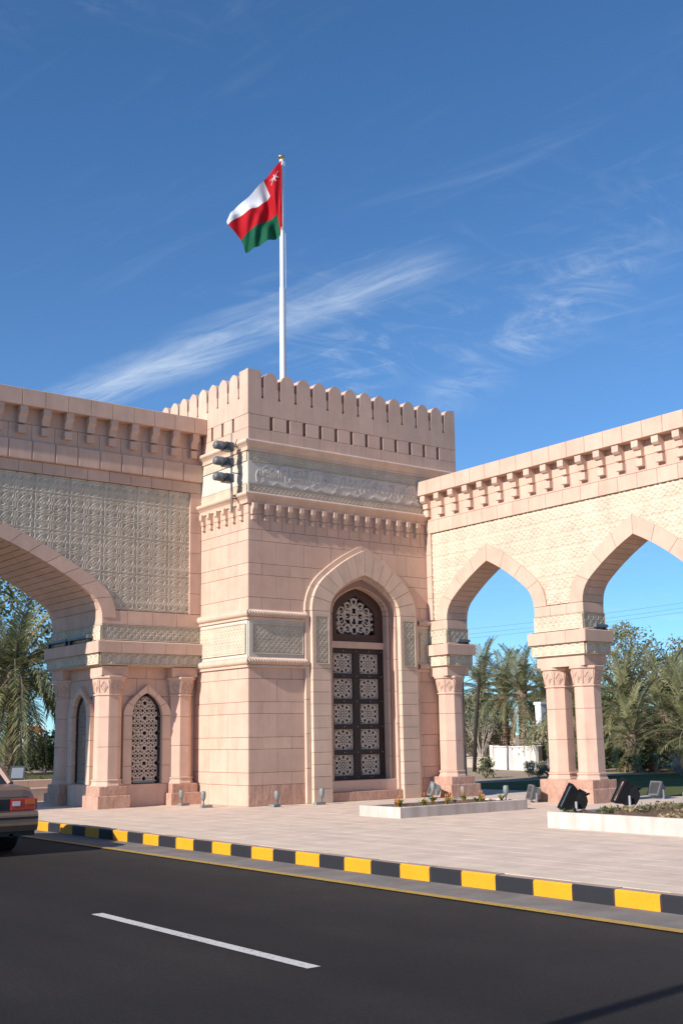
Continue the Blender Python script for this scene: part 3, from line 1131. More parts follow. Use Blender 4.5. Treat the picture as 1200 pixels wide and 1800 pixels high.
# the inscription, letters carved proud of the panel
FORMS = {'ي': 'ﻱﻲﻳﻴ', 'خ': 'ﺥﺦﺧﺨ', 'ت': 'ﺕﺖﺗﺘ', 'ص': 'ﺹﺺﺻﺼ', 'ب': 'ﺏﺐﺑﺒ', 'ر': 'ﺭﺮ', 'ح': 'ﺡﺢﺣﺤ', 'م': 'ﻡﻢﻣﻤ', 'ه': 'ﻩﻪﻫﻬ', 'ن': 'ﻥﻦﻧﻨ',
         'ش': 'ﺵﺶﺷﺸ', 'ا': 'ﺍﺎ', 'ء': 'ﺀ', 'و': 'ﻭﻮ', 'ل': 'ﻝﻞﻟﻠ', 'ذ': 'ﺫﺬ', 'ف': 'ﻑﻒﻓﻔ', 'ض': 'ﺽﺾﺿﻀ', 'ع': 'ﻉﻊﻋﻌ', 'ظ': 'ﻅﻆﻇﻈ'}


def arabic(word):
    out = []
    for i, ch in enumerate(word):
        f = FORMS[ch]
        pj = i > 0 and len(FORMS[word[i - 1]]) == 4
        nj = i < len(word) - 1 and len(f) == 4 and len(FORMS[word[i + 1]]) > 1
        k = (3 if nj else 1) if pj else (2 if nj else 0)
        out.append(f[min(k, len(f) - 1)])
    return ''.join(reversed(out))


def text_mesh(txt):
    cu_ = bpy.data.curves.new('lettering', 'FONT')
    cu_.body = txt
    cu_.extrude = 0.02
    cu_.offset = 0.004
    cu_.resolution_u = 3
    tmp = bpy.data.objects.new('lettering_tmp', cu_)
    COL.objects.link(tmp)
    dg = bpy.context.evaluated_depsgraph_get()
    me = bpy.data.meshes.new_from_object(tmp.evaluated_get(dg))
    bpy.data.objects.remove(tmp)
    bpy.data.curves.remove(cu_)
    co = np.zeros(len(me.vertices) * 3, np.float32)
    me.vertices.foreach_get('co', co)
    return me, co.reshape(-1, 3)


WORDS = 'يختص برحمته من يشاء والله ذو الفضل العظيم'.split()
made = [text_mesh(arabic(w_)) for w_ in WORDS]
ylo, yhi = min(c[:, 1].min() for _, c in made), max(c[:, 1].max() for _, c in made)
wsum = sum(np.ptp(c[:, 0]) for _, c in made)
TXT0, TXT1, GAPW = 0.20, 4.95, 0.085
kx = (TXT1 - TXT0 - GAPW * (len(made) - 1)) / wsum
kz = 0.425 / (yhi - ylo)
xr = TXT1
for me, c in made:                                               # right to left, each word carved proud of the panel
    wd = np.ptp(c[:, 0]) * kx
    dd = (c[:, 2] - c[:, 2].min()) / np.ptp(c[:, 2])
    out = np.c_[(c[:, 0] - c[:, 0].min()) * kx - wd / 2, -dd * 0.015, (c[:, 1] - ylo) * kz]
    me.vertices.foreach_set('co', out.astype(np.float32).ravel())
    me.materials.clear()
    me.materials.append(MATS['panel_stone'])
    me.update()
    obj('inscribed_word', me, tower, (xr - wd / 2, -0.001, 6.968))
    xr -= wd + GAPW
vm = MB()                                                        # vowel strokes above and below the letters
for i in range(34):
    s_ = 0.35 + 4.5 * i / 34 + RNG.uniform(-.05, .05)
    t_ = 7.34 + RNG.uniform(-.05, .05) if i % 3 else 6.985 + RNG.uniform(-.01, .02)
    vm.prism([(s_ - .055, t_ - .026), (s_ - .046, t_ - .040), (s_ + .06, t_ + .020), (s_ + .052, t_ + .034)], -0.022, -0.001)
o = obj('vowel_marks', vm.mesh('vowel_marks', 'panel_stone'), tower)
o['kind'] = 'stuff'

# brackets with hanging cubes under the lower cornice
def bracket_mesh(w, h, d_top, d_bot, mat, cube):
    prof = [(0, 0), (0, h), (-d_top, h), (-d_top, h * .55), (-d_top * .78, h * .42), (-d_bot, h * .36), (-d_bot * .9, 0)]
    m = MB()
    n = len(prof)
    vs = [(-w / 2, y, z) for y, z in prof] + [(w / 2, y, z) for y, z in prof]
    m.add(vs, [tuple(range(n)), tuple(range(2 * n - 1, n - 1, -1))] + [(i, (i + 1) % n, n + (i + 1) % n, n + i) for i in range(n)])
    return m.mesh('bracket', mat)


BR = bracket_mesh(.10, .245, .12, .075, 'beige_stone', 0)
CB = MB().box(-.045, .045, -.065, 0, -.085, 0, c=.006).mesh('pendant_block', 'beige_stone', fix=False)
for i in range(16):
    s = .118 + .314 * i
    obj('bracket', BR, tower, FF.w(s, 6.232, 0), FF.r)
    obj('pendant_block', CB, tower, FF.w(s, 6.195, 0), FF.r)
for i in range(8):
    s = -(.227 + .3245 * i)
    obj('bracket', BR, tower, FL.w(s, 6.232, 0), FL.r)
    obj('pendant_block', CB, tower, FL.w(s, 6.195, 0), FL.r)

# parapet
PT = 0.36
pits = [0.39 + .456 * i for i in range(13)]
for fr, flip in ((FF, False), (FL, True), (Frame(W, 0, -LEFT), False), (Frame(W, W, math.pi), False)):
    hidden = fr.o.x > 1 and fr is not FF
    sl = lambda s: -s if flip else s
    rng = sorted((sl(0.0 if not flip else 0.003), sl(W)))
    joints = [0.618 + .456 * i for i in range(12)]
    xs = [0.0] + joints + [W]
    e0 = PT if (flip or hidden) else 0.0                          # the front parapet owns the corners
    e1 = W - PT if hidden else W
    for a, b in zip(xs[:-1], xs[1:]):
        p, q = max(a, e0), min(b, e1)
        if q - p > .04:
            block(tower, fr, 'parapet_stone', *sorted((sl(p), sl(q))), 7.91, 8.20, -PT, 0.0)
    cuts = [0.628 + .456 * i for i in range(12)]
    prev = 0.0
    for c in cuts + [None]:
        a, b = prev, (c - .043 if c else e1)
        p = max(a, e0)
        if b - p > .04:
            block(tower, fr, 'parapet_stone', *sorted((sl(p), sl(b))), 8.20, 8.52, -PT, 0.0)
        if c:
            prev = c + .043
    bw = MB().box(*sorted((sl(PT), sl(W - PT))), PT + .01, PT + .05, 7.93, 8.60)
    obj('added_slot_backing', bw.mesh('added_slot_backing', 'pink_stone', fix=False), tower, fr.o, fr.r)  # added wall closing off the open slots so they look dark
    half = .226
    side = lambda sg: [(sg * half, 8.524), (sg * half, 8.905), (sg * .186, 8.945), (sg * .204, 8.975), (sg * .204, 9.17), (sg * .184, 9.18), (sg * .184, 9.37),
                       (sg * .170, 9.43), (sg * .135, 9.485), (sg * .075, 9.53)]
    mer = MB().prism(side(-1) + [(0, 9.562)] + side(1)[::-1], 0, PT).mesh('merlon', 'pink_stone')
    for i in range(12):
        c = (pits[i] + pits[i + 1]) / 2
        obj('merlon', mer, tower, fr.w(sl(c), 0, 0), fr.r)
    # corner merlons: half shapes
    for (a, sg) in (() if hidden else ((0.0, 1), (W, -1))):
        if flip and a == 0.0:
            c = pits[0] - half
            pp = [(0.0, 8.524)] + [(sl(c + x), z) for x, z in side(1)][0:] + [(sl(.06), 9.565), (0.0, 9.565)]
            pp = [(min(x, -0.004) if x > -.01 else x, z) for x, z in pp]
            m = MB().prism(pp, -0.003, PT)
            obj('merlon', m.mesh('merlon', 'pink_stone'), tower, fr.o, fr.r)
        else:
            c = a + sg * (pits[0] - half)
            pp = [(a, 8.524)] + [(c + sg * x, z) for x, z in side(1)] + [(a + sg * .06, 9.558), (a, 9.558)]
            if flip:
                pp = [(sl(x), z) for x, z in pp]
            obj('merlon', MB().prism(pp, 0, PT).mesh('merlon', 'pink_stone'), tower, fr.o, fr.r)

# ------------------------------------------------------------------ tower door
sur = obj('door_surround', MB().box(SC - 1.02, SC + 1.02, -0.10, 0.32, 0.0, 0.205, c=.01).mesh('door_surround', 'chiselled_stone', fix=False), tower)
obj('sill', MB().box(SC - .96, SC + .96, 0.02, 0.45, 0.205, 0.445, c=.01).mesh('sill', 'pink_stone', fix=False), sur)
for sd in (-1, 1):
    zj = [0.0, .30] + [.30 + .2605 * i for i in range(1, 11)]
    for a, b in zip(zj[:-1], zj[1:]):
        block(sur, FF, 'jamb_stone', *sorted((SC + sd * 1.02, SC + sd * 1.53)), a, b, -0.05, 0.15, 'beige_stone')
    lo = zj[-1]
    block(sur, FF, 'jamb_stone', *sorted((SC + sd * 1.02, SC + sd * 1.53)), lo, ZS, -0.05, 0.15, 'beige_stone')
    a, b = sorted((SC + sd * 1.09, SC + sd * 1.455))
    relief(sur, FF, a, b, 3.00, 4.07, 0.152, TILE_B, 0.13, 0.026, name='carved_jamb_panel', border=.02)
    for (w0, w1, d0, d1, nm, mt, hs) in ((1.53, 1.66, -.05, .06, 'outer_moulding', 'beige_stone', .74), (.945, 1.02, -.12, .03, 'inner_moulding', 'pink_moulding', .74),
                                         (.80, .945, -.34, -.075, 'reveal_stone', 'pink_stone', .745)):
        t = 0.0 if nm == 'outer_moulding' else 0.205
        while t < ZS - .01:
            t2 = min(ZS, t + hs)
            block(sur, FF, nm, *sorted((SC + sd * w0, SC + sd * w1)), t, t2, d0, d1, mt, c=.012, gap=.003)
            t = t2
voussoirs(sur, FF, SC, ZS, door_i, door_o, -.05, .15, 7, 'beige_stone')
voussoirs(sur, FF, SC, ZS, door_o, door_m, -.05, .06, 4, 'beige_stone', 'outer_moulding')
voussoirs(sur, FF, SC, ZS, door_b, door_i, -.12, .03, 4, 'pink_moulding', 'inner_moulding')
voussoirs(sur, FF, SC, ZS, door_c, door_b, -.34, -.075, 9, 'pink_stone', 'reveal_stone', sub=3)

DX0, DX1, DZ0, DZ1 = SC - .80, SC + .80, .445, 3.405
fm = MB()
cols = [(SC - .645, SC - .115), (SC + .115, SC + .645)]
rws = [DZ0 + .10 + .572 * i for i in range(5)]
RH = .455
DY = 0.30
fm.box(DX0, SC - .665, DY - .05, DY + .05, DZ0, DZ1)
fm.box(SC - .095, SC + .095, DY - .05, DY + .05, DZ0, DZ1)
fm.box(SC + .665, DX1, DY - .05, DY + .05, DZ0, DZ1)
for (a, b) in ((SC - .665, SC - .095), (SC + .095, SC + .665)):
    zz = DZ0
    for r in rws:
        fm.box(a, b, DY - .048, DY + .05, zz, r)
        zz = r + RH
    fm.box(a, b, DY - .048, DY + .05, zz, DZ1)
door = obj('door', fm.mesh('door', 'bronze', fix=False), tower)
obj('glass', MB().box(DX0 + .02, DX1 - .02, DY + .10, DY + .12, DZ0, DZ1).mesh('glass', 'window_dark', fix=False), door)


def holes_door(X, Z):
    h = np.zeros(X.shape, bool)

    def dot(cx_, cz_, r):
        nonlocal h
        h |= (X - cx_) ** 2 + (Z - cz_) ** 2 < r * r
    dot(0, 0, .020)
    for k in range(10):
        a = 2 * math.pi * (k + .5) / 10
        dot(.068 * math.cos(a), .064 * math.sin(a), .0175)
        a = 2 * math.pi * k / 10
        dot(.125 * math.cos(a), .112 * math.sin(a), .0185)
        a = 2 * math.pi * (k + .5) / 10
        dot(.197 * math.cos(a), .178 * math.sin(a), .033)
    for sx in (-1, 1):
        for sz in (-1, 1):
            dot(sx * .225, sz * .192, .019)
            dot(sx * .178, sz * .197, .015)
            dot(sx * .232, sz * .145, .016)
            dot(sx * .245, sz * .09, .014)
            dot(sx * .135, sz * .208, .012)
        dot(sx * .24, 0, .017)
    dot(0, .205, .014)
    dot(0, -.205, .014)
    return h


gm = lattice('grille_panel', .57, .455, holes_door, .0065, 'grille_cream', .022)
for (a, b) in ((SC - .665, SC - .095), (SC + .095, SC + .665)):
    for r in rws:
        obj('grille_panel', gm, door, ((a + b) / 2, DY + .02, r + RH / 2))
stud = ball('stud', 'stud_metal', .014, 8, 5)
for r in [DZ0 + .05] + [q + RH + .058 for q in rws]:
    for x_ in (SC - .73, SC - .38, SC, SC + .38, SC + .73):
        obj('stud', stud, door, (x_, DY - .055, min(r, DZ1 - .04)))
obj('lintel', MB().box(DX0, DX1, DY - .10, DY + .06, 3.408, 3.56, c=.006).mesh('lintel', 'pink_stone', fix=False), sur)
# pointed fanlight over the lintel
fo = [(x_, z_) for x_, z_ in door_c]
fi_pts = [(.56, -.36), (.56, .0), (.50, .12), (.25, .30), (0, .455)]
fan = MB()
oz = ZS
left = [(-.80, 3.56 - oz)] + [(-x_, z_) for x_, z_ in fo] + [(x_, z_) for x_, z_ in fo[::-1]][1:] + [(.80, 3.56 - oz)]
# ring built from strips between the outer outline and the inner one
out_r = resample([(0, 3.56 - oz), (.80, 3.56 - oz), (.80, 0)] + fo[1:], 41)
in_r = resample([(0, -.445), (.56, -.445), (.56, 0.02), (.50, .14), (.25, .32), (0, .46)], 41)
for sd in (1, -1):
    for i in range(40):
        fan.prism([(SC + sd * out_r[i][0], oz + out_r[i][1]), (SC + sd * out_r[i + 1][0], oz + out_r[i + 1][1]),
                   (SC + sd * in_r[i + 1][0], oz + in_r[i + 1][1]), (SC + sd * in_r[i][0], oz + in_r[i][1])], DY - .06, DY + .05)
fanl = obj('fanlight', fan.mesh('fanlight', 'bronze_frame'), tower)
obj('glass', MB().box(SC - .7, SC + .7, DY + .08, DY + .10, 3.6, 4.75).mesh('glass', 'window_dark', fix=False), fanl)


def holes_fan(X, Z):
    s = np.zeros(X.shape, bool)
    Xm = np.abs(X)
    for (cx_, cz_, r) in ((0, -.12, .105), (0, .12, .095), (.19, -.30, .085), (.19, 0, .09), (.37, -.13, .09), (.37, -.34, .075), (.37, .10, .08),
                          (.19, .22, .075), (0, -.34, .09), (0, .32, .075), (.52, -.25, .07), (.52, .0, .07)):
        d = np.hypot(Xm - cx_, Z - cz_)
        ang = np.arctan2(Z - cz_, Xm - cx_)
        s |= np.abs(d - r) < .017
        s |= (np.abs(d - r * .45 - .03 * np.sin(ang + 1)) < .013) & (np.sin(ang * 1 + cx_ * 9) > -.6)
    s |= np.abs(Xm - .095 - .05 * np.sin(Z * 17)) < .013
    s |= np.abs(Xm - .28 - .05 * np.sin(Z * 17 + 2)) < .012
    return ~s


keepfan = lambda X, Z: (np.abs(X) < .575) & (Z < np.interp(np.abs(X), [0, .25, .50, .575], [.47, .33, .15, .0])) & (Z > -.455)
obj('tracery', lattice('tracery', 1.16, .96, holes_fan, .0075, 'grille_cream', .022, keepfan), fanl, (SC, DY + .02, ZS))
# ------------------------------------------------------------------ columns and piers
OCT = 1 / math.cos(math.pi / 8)


def column_meshes():
    r = .265 * OCT
    base = MB().lathe([(.315 * OCT, .455), (.315 * OCT, .475), (.30 * OCT, .50), (.285 * OCT, .555), (.305 * OCT, .565), (.305 * OCT, .590), (.268 * OCT, .602)], 8, rot=.5)
    neck = MB().lathe([(.262 * OCT, 2.36), (.292 * OCT, 2.365), (.292 * OCT, 2.395), (.262 * OCT, 2.40)], 8, rot=.5)
    drums = []
    for a, b, ra, rb in ((.602, 1.27, .270, .268), (1.276, 1.90, .268, .266), (1.906, 2.362, .266, .264)):
        drums.append(MB().lathe([(ra * OCT - .004, a), (ra * OCT, a + .005), (rb * OCT, b - .005), (rb * OCT - .004, b)], 8, rot=.5).mesh('drum', 'pink_stone', fix=False))
    cap = MB().lathe([(.262 * OCT, 2.398), (.268 * OCT, 2.42), (.318 * OCT, 2.70), (.322 * OCT, 2.715)], 8, rot=.5)
    # carved lozenges on every face
    for k in range(8):
        a = 2 * math.pi * k / 8
        n = Vector((math.cos(a), math.sin(a), -.17)).normalized()
        u = Vector((-math.sin(a), math.cos(a), 0))
        v = Vector((math.cos(a) * .17, math.sin(a) * .17, 1)).normalized()
        c0 = Vector((math.cos(a) * .292, math.sin(a) * .292, 2.555))
        for sc_, wd in ((1.0, .82), (.55, .42), (.18, .0)):
            P = [c0 + u * x * .085 * sc_ + v * z_ * .125 * sc_ for x, z_ in ((1, 0), (0, 1), (-1, 0), (0, -1))]
            Q = [c0 + u * x * .085 * sc_ * wd + v * z_ * .125 * sc_ * wd for x, z_ in ((1, 0), (0, 1), (-1, 0), (0, -1))]
            for i in range(4):
                j = (i + 1) % 4
                q = [P[i], P[j], Q[j], Q[i]]
                cap.add([p - n * .004 for p in q] + [p + n * .016 for p in q], [(4, 5, 6, 7), (0, 1, 5, 4), (1, 2, 6, 5), (2, 3, 7, 6), (3, 0, 4, 7)])
        for sx in (-1, 1):
            q = [c0 + u * sx * .108 + v * z_ for z_ in (-.13, .135)]
            cap.add([q[0] - u * .008, q[0] + u * .008, q[1] + u * .008, q[1] - u * .008] + [p + n * .014 for p in (q[0] - u * .008, q[0] + u * .008, q[1] + u * .008, q[1] - u * .008)],
                    [(4, 5, 6, 7), (0, 1, 5, 4), (1, 2, 6, 5), (2, 3, 7, 6), (3, 0, 4, 7)])
    ab = MB().lathe([(.322 * OCT, 2.712), (.355 * OCT, 2.73), (.36 * OCT, 2.765), (.35 * OCT, 2.78)], 8, rot=.5)
    return (base.mesh('column_base', 'pink_stone', fix=False), neck.mesh('neck_ring', 'pink_stone', fix=False), drums,
            cap.mesh('capital', 'pink_moulding', fix=True), ab.mesh('abacus', 'pink_moulding', fix=False))


CM = column_meshes()


def column(parent, x, y):
    c = obj('column', CM[0], parent, (x, y, 0))
    for d in CM[2]:
        obj('drum', d, c, (x, y, 0))
    obj('neck_ring', CM[1], c, (x, y, 0))
    obj('capital', CM[3], c, (x, y, 0))
    obj('abacus', CM[4], c, (x, y, 0))


def plinth(parent, x0, x1, y0, y1, z0, z1, mat='chiselled_stone', n=(1, 1)):
    """a step of a pier base, split into blocks"""
    fr = Frame(x0, y0, 0)
    for i in range(n[0]):
        for j in range(n[1]):
            a, b = x0 + (x1 - x0) * i / n[0], x0 + (x1 - x0) * (i + 1) / n[0]
            c, d = y0 + (y1 - y0) * j / n[1], y0 + (y1 - y0) * (j + 1) / n[1]
            g_ = .003
            m = MB()
            e = .012
            vs = []
            for (q, z) in ((0, z0), (0, z1 - e), (e, z1)):
                vs += [(-(b - a) / 2 + g_ + q, -(d - c) / 2 + g_ + q, z), ((b - a) / 2 - g_ - q, -(d - c) / 2 + g_ + q, z),
                       ((b - a) / 2 - g_ - q, (d - c) / 2 - g_ - q, z), (-(b - a) / 2 + g_ + q, (d - c) / 2 - g_ - q, z)]
            fs = [(8, 9, 10, 11), (0, 3, 2, 1)]
            for s_ in (0, 4):
                for k in range(4):
                    l_ = (k + 1) % 4
                    fs.append((s_ + k, s_ + l_, s_ + 4 + l_, s_ + 4 + k))
            m.add(vs, fs)
            obj('base_stone', m.mesh('base_stone', mat, fix=False), parent, ((a + b) / 2, (c + d) / 2, 0))


def entablature(parent, x0, x1, y0, y1, faces, imposts, T_D=.235):
    """carved friezes and ledges on top of the columns; x0..y1 is the wall line; faces: subset of 'f','l','b','r'"""
    cx_, cy_ = (x0 + x1) / 2, (y0 + y1) / 2
    obj('frieze_core', MB().box(x0 + .02, x1 - .02, y0 + .02, y1 - .02, 2.99, 4.0).mesh('frieze_core', 'pink_stone', fix=False), parent)
    for (a, b, c, d) in imposts:
        fr = Frame(a, c, 0)
        obj('impost', MB().box(a, b, c, d, 2.782, 3.02, c=.01).mesh('impost', 'pink_stone', fix=False), parent)
    LP = [(x0, y0), (x1, y0), (x1, y1), (x0, y1)]
    # chamfered ledge between the two friezes, cut into stones on the seen sides
    obj('ledge_core', MB().sweep([(-.05, 3.275), (.115, 3.275), (.118, 3.50), (-.05, 3.535)], LP).mesh('ledge_core', 'mortar'), parent)
    frs = {'f': (Frame(x0, y0, 0), x1 - x0), 'l': (Frame(x0, y1, LEFT), y1 - y0), 'b': (Frame(x1, y1, math.pi), x1 - x0), 'r': (Frame(x1, y0, -LEFT), y1 - y0)}
    for f in 'flbr':
        fr, L = frs[f]
        n = max(1, int(round((L + .24) / .55)))
        for i in range(n):
            a = -.12 + (L + .24) * i / n
            b = -.12 + (L + .24) * (i + 1) / n
            m = MB()
            w = b - a - .007
            pr = [(-.02, 3.268), (.123, 3.268), (.126, 3.505), (.115, 3.515), (-.02, 3.545)]
            k = len(pr)
            vs = [(-w / 2, -d, z) for d, z in pr] + [(w / 2, -d, z) for d, z in pr]
            m.add(vs, [tuple(range(k)), tuple(range(2 * k - 1, k - 1, -1))] + [(q, (q + 1) % k, k + (q + 1) % k, k + q) for q in range(k)])
            me = m.mesh('ledge_stone', 'pink_stone')
            dd = .0015 if f in 'lr' else 0
            obj('ledge_stone', me, parent, fr.w((a + b) / 2, 0, dd), fr.r)
        seen = f in faces
        if seen:
            relief(parent, fr, -.05 if True else 0, L + .05, 3.02, 3.262, 0.05 + dd, TILE_D, T_D, 0.028, name='carved_frieze', border=.012)
            relief(parent, fr, 0.004, L - .004, 3.55, 3.878, 0.0, TILE_B, 0.16, 0.024, name='carved_frieze', border=.014)
    obj('frieze_backing', MB().sweep([(-.1, 3.005), (.049, 3.005), (.049, 3.27), (-.1, 3.27)], LP).mesh('frieze_backing', 'cream_carving'), parent)
    obj('frieze_backing', MB().sweep([(-.1, 3.54), (-.002, 3.54), (-.002, 3.88), (-.1, 3.88)], LP).mesh('frieze_backing', 'cream_carving'), parent)
    for f in 'flbr':
        fr, L = frs[f]
        n = max(1, int(round(L / .55)))
        for i in range(n):
            block(parent, fr, 'course_stone', L * i / n, L * (i + 1) / n, 3.882, 4.10 if parent.name.startswith('arcade') else 4.195, -.10 if f in 'fb' else -.099, 0.0)


def pointed_window(parent, fr, sc, d_wall, name='window'):
    """arched stone frame with a pierced screen; fr faces out, wall at d_wall"""
    z0, zs = .50, 1.93
    hw = .365
    ci = arch_curve(hw, .50, .26, rad(48))
    co_ = arch_curve(hw + .215, .68, .42, rad(48))
    cg = arch_curve(hw - .055, .43, .23, rad(48))
    frm = obj(name, MB().box(sc - hw - .215, sc + hw + .215, -(d_wall + .07), -d_wall + .10, 0.0, .47, c=.008).mesh('window', 'pink_stone', fix=False), parent, fr.o, fr.r)
    for sd in (-1, 1):
        for a, b in ((.47, .86), (.86, 1.42), (1.42, zs)):
            block(frm, fr, 'frame_stone', *sorted((sc + sd * hw, sc + sd * (hw + .215))), a, b, d_wall - .25, d_wall + .10, 'beige_stone')
    voussoirs(frm, fr, sc, zs, ci, co_, d_wall - .25, d_wall + .10, 3, 'beige_stone', 'frame_stone')
    # dark metal frame
    m = MB()
    A, B = resample([(hw, z0 - zs), (hw, 0)] + ci[1:], 26), resample([(hw - .055, z0 - zs + .04), (hw - .055, 0)] + cg[1:], 26)
    for sd in (1, -1):
        for i in range(25):
            m.prism([(sc + sd * A[i][0], zs + A[i][1]), (sc + sd * A[i + 1][0], zs + A[i + 1][1]), (sc + sd * B[i + 1][0], zs + B[i + 1][1]), (sc + sd * B[i][0], zs + B[i][1])],
                    -(d_wall - .0), -(d_wall - .06))
    obj('metal_frame', m.mesh('metal_frame', 'bronze'), frm, fr.o, fr.r)
    H = 1.95

    def holes(X, Z):
        h = np.zeros(X.shape, bool)
        zz = np.mod(Z + .10, .325) - .1625
        xx = np.abs(X)

        def hexa(cx_, cz_, r):
            nonlocal h
            dx, dz = np.abs(xx - cx_), np.abs(zz - cz_)
            h |= (dx < r * .9) & (dz + dx * .55 < r)
        hexa(0, 0, .048)
        hexa(.30, 0, .048)
        for x_ in (.055, .165, .275):
            hexa(x_, .1625, .032)
            hexa(x_, -.1625, .032)
        for x_ in (.10, .20):
            hexa(x_, .065, .026)
            hexa(x_, -.065, .026)
        for x_, z_ in ((.09, 0), (.155, 0), (.215, 0), (.05, .085), (.05, -.085), (.155, .098), (.155, -.098), (.255, .09), (.255, -.09), (0, .12), (0, -.12), (.11, .135), (.11, -.135), (.22, .135), (.22, -.135)):
            hexa(x_, z_, .017)
        return h
    keep = lambda X, Z: np.abs(X) < np.array([half_width(cg, max(-.01, q)) for q in (Z + z0 + H / 2 - zs).ravel()]).reshape(Z.shape)
    obj('pierced_screen', lattice('pierced_screen', 2 * hw - .10, H, holes, .0085, 'grille_cream', .02, keep), frm, fr.w(sc, z0 + H / 2 + .02, d_wall - .05), fr.r)
    gl = MB()
    gl.prism([(sc - hw, z0), (sc + hw, z0), (sc + hw, zs)] + [(sc + x_, zs + z_) for x_, z_ in ci[1:]] + [(sc - x_, zs + z_) for x_, z_ in ci[::-1][1:]], -(d_wall - .11), -(d_wall - .13))
    obj('glass', gl.mesh('glass', 'window_dark'), frm, fr.o, fr.r)
    obj('sill_lamp', MB().box(sc - .27, sc + .27, -(d_wall - .02), -(d_wall - .10), .485, .535, c=.006).mesh('sill_lamp', 'lamp_pale', fix=False), frm, fr.o, fr.r)
    for i in range(5):
        for sd in (-1, 1):
            obj('stud', stud, frm, fr.w(sc + sd * (hw - .027), z0 + .1 + i * .33, d_wall + .004), fr.r)


# ------------------------------------------------------------------ gateway over the road
gate = thing('road_gateway', 'wide pink stone gateway arching over the road, carved panel above its arch', 'gateway', (-8.05, 3.3, 0))
GX = -8.05                     # axis of the arch
GY0, GY1 = 2.0, 4.62
GF = Frame(0, GY0, 0)          # front, s = x
g_in = arch_curve(5.60, 2.20, .62, rad(57))
g_out = arch_curve(5.93, 2.50, .92, rad(57))
GZS = 4.02


def gate_pier(x_out, x_in, seen):
    """x_in: the jamb by the road, x_out: the outer end"""
    x0, x1 = min(x_out, x_in), max(x_out, x_in)
    wy = GY0 + .30
    cw = MB()
    ins = .26
    f0, f1 = (x0 + ins if x_in < x_out else x0), (x1 if x_in < x_out else x1 - ins)
    cw.box(f0, f1, wy + .30, GY1 - .56, -.3, 3.02)
    obj('pier_core', cw.mesh('pier_core', 'mortar', fix=False), gate)
    wc = (x0 + x1) / 2 - (.0 if x_in < x_out else .0)
    hw = .365
    ci = arch_curve(hw, .50, .26, rad(48))
    if seen:
        # front wall with window
        a = MB()
        arch_wall(a, f0, f1, 0.0, 3.01, wc, 1.93, ci, wy, wy + .28)
        obj('pier_wall', a.mesh('pier_wall', 'pink_stone'), gate)
        cut = lambda t0, t1: (wc - .5, wc + .5) if t1 < 2.2 else ((wc - .42, wc + .42) if t1 < 2.5 else None)
        courses(gate, Frame(0, wy, 0), f0, f1, [(0, .46, wc, .52), (.46, .86, wc, 3), (.86, 1.42, wc, 3), (1.42, 1.93, wc, 3), (1.93, 2.36, wc, 3), (2.36, 2.74, wc + .25, .48), (2.74, 3.0, wc, .48)], 0.0, 0.03, cut)
        pointed_window(gate, Frame(0, wy, 0), wc, 0.03)
        fl = Frame(f0, GY0, LEFT)
        sc2 = -(3.31 - GY0)
        b = MB()
        arch_wall(b, -2.1, -.3, 0.0, 3.01, sc2, 1.93, ci, 0, .28)
        obj('pier_wall', b.mesh('pier_wall', 'pink_stone'), gate, fl.o, fl.r)
        cut2 = lambda t0, t1: (sc2 - .5, sc2 + .5) if t1 < 2.2 else ((sc2 - .42, sc2 + .42) if t1 < 2.5 else None)
        courses(gate, fl, -2.1, -.3, [(0, .46, sc2, .52), (.46, .86, sc2, 3), (.86, 1.42, sc2, 3), (1.42, 1.93, sc2, 3), (1.93, 2.36, sc2, 3), (2.36, 2.74, sc2 + .25, .48), (2.74, 3.0, sc2, .48)], 0.0, 0.03, cut2)
        pointed_window(gate, fl, sc2, 0.03)
    else:
        obj('pier_wall', MB().box(f0, f1, wy, GY1 - .3, 0, 3.01).mesh('pier_wall', 'pink_stone', fix=False), gate)
    ca_, cb_ = x0 + .33, x1 - .385
    for cx_ in (ca_, cb_):
        for cy_ in (GY0 + .29, GY1 - .29):
            column(gate, cx_, cy_)
            l0, l1 = cx_ - .375, min(cx_ + .375, -.006)
            plinth(gate, l0, l1, cy_ - .385, cy_ + .375, 0, .262, n=(2 if seen else 1, 1))
            plinth(gate, cx_ - .315, min(cx_ + .315, -.006), cy_ - .325, cy_ + .315, .262, .455)
    imps = []
    for cx_ in (ca_, cb_):
        for cy_ in (GY0 + .29, GY1 - .29):
            imps.append((max(x0 + .03, cx_ - .33), min(x1 - .03, cx_ + .33), cy_ - .27, cy_ + .30))
    entablature(gate, x0, x1 - .006, GY0, GY1, 'fl' if seen else '', imps)


gate_pier(0.0, -2.45, True)
gate_pier(-16.1, -13.65, False)

# arch slab and upper wall
gs = MB()
core_in = [(a + .03, b + .03) for a, b in g_in]
arch_wall(gs, -16.08, -.012, 4.0, 8.42, GX, GZS, core_in, GY0 + .12, GY1 - .02)
obj('arch_core', gs.mesh('arch_core', 'mortar'), gate)
obj('back_facing', (lambda m: (arch_wall(m, -16.08, -.012, 4.0, 8.42, GX, GZS, core_in, GY1 - .02, GY1), m)[1])(MB()).mesh('back_facing', 'pink_stone'), gate)
voussoirs(gate, GF, GX, GZS, g_in, g_out, -.12, .012, 14, 'pink_stone')
voussoirs(gate, Frame(0, GY1, math.pi), -GX, GZS, g_in, g_out, -.12, .012, 14, 'pink_stone')
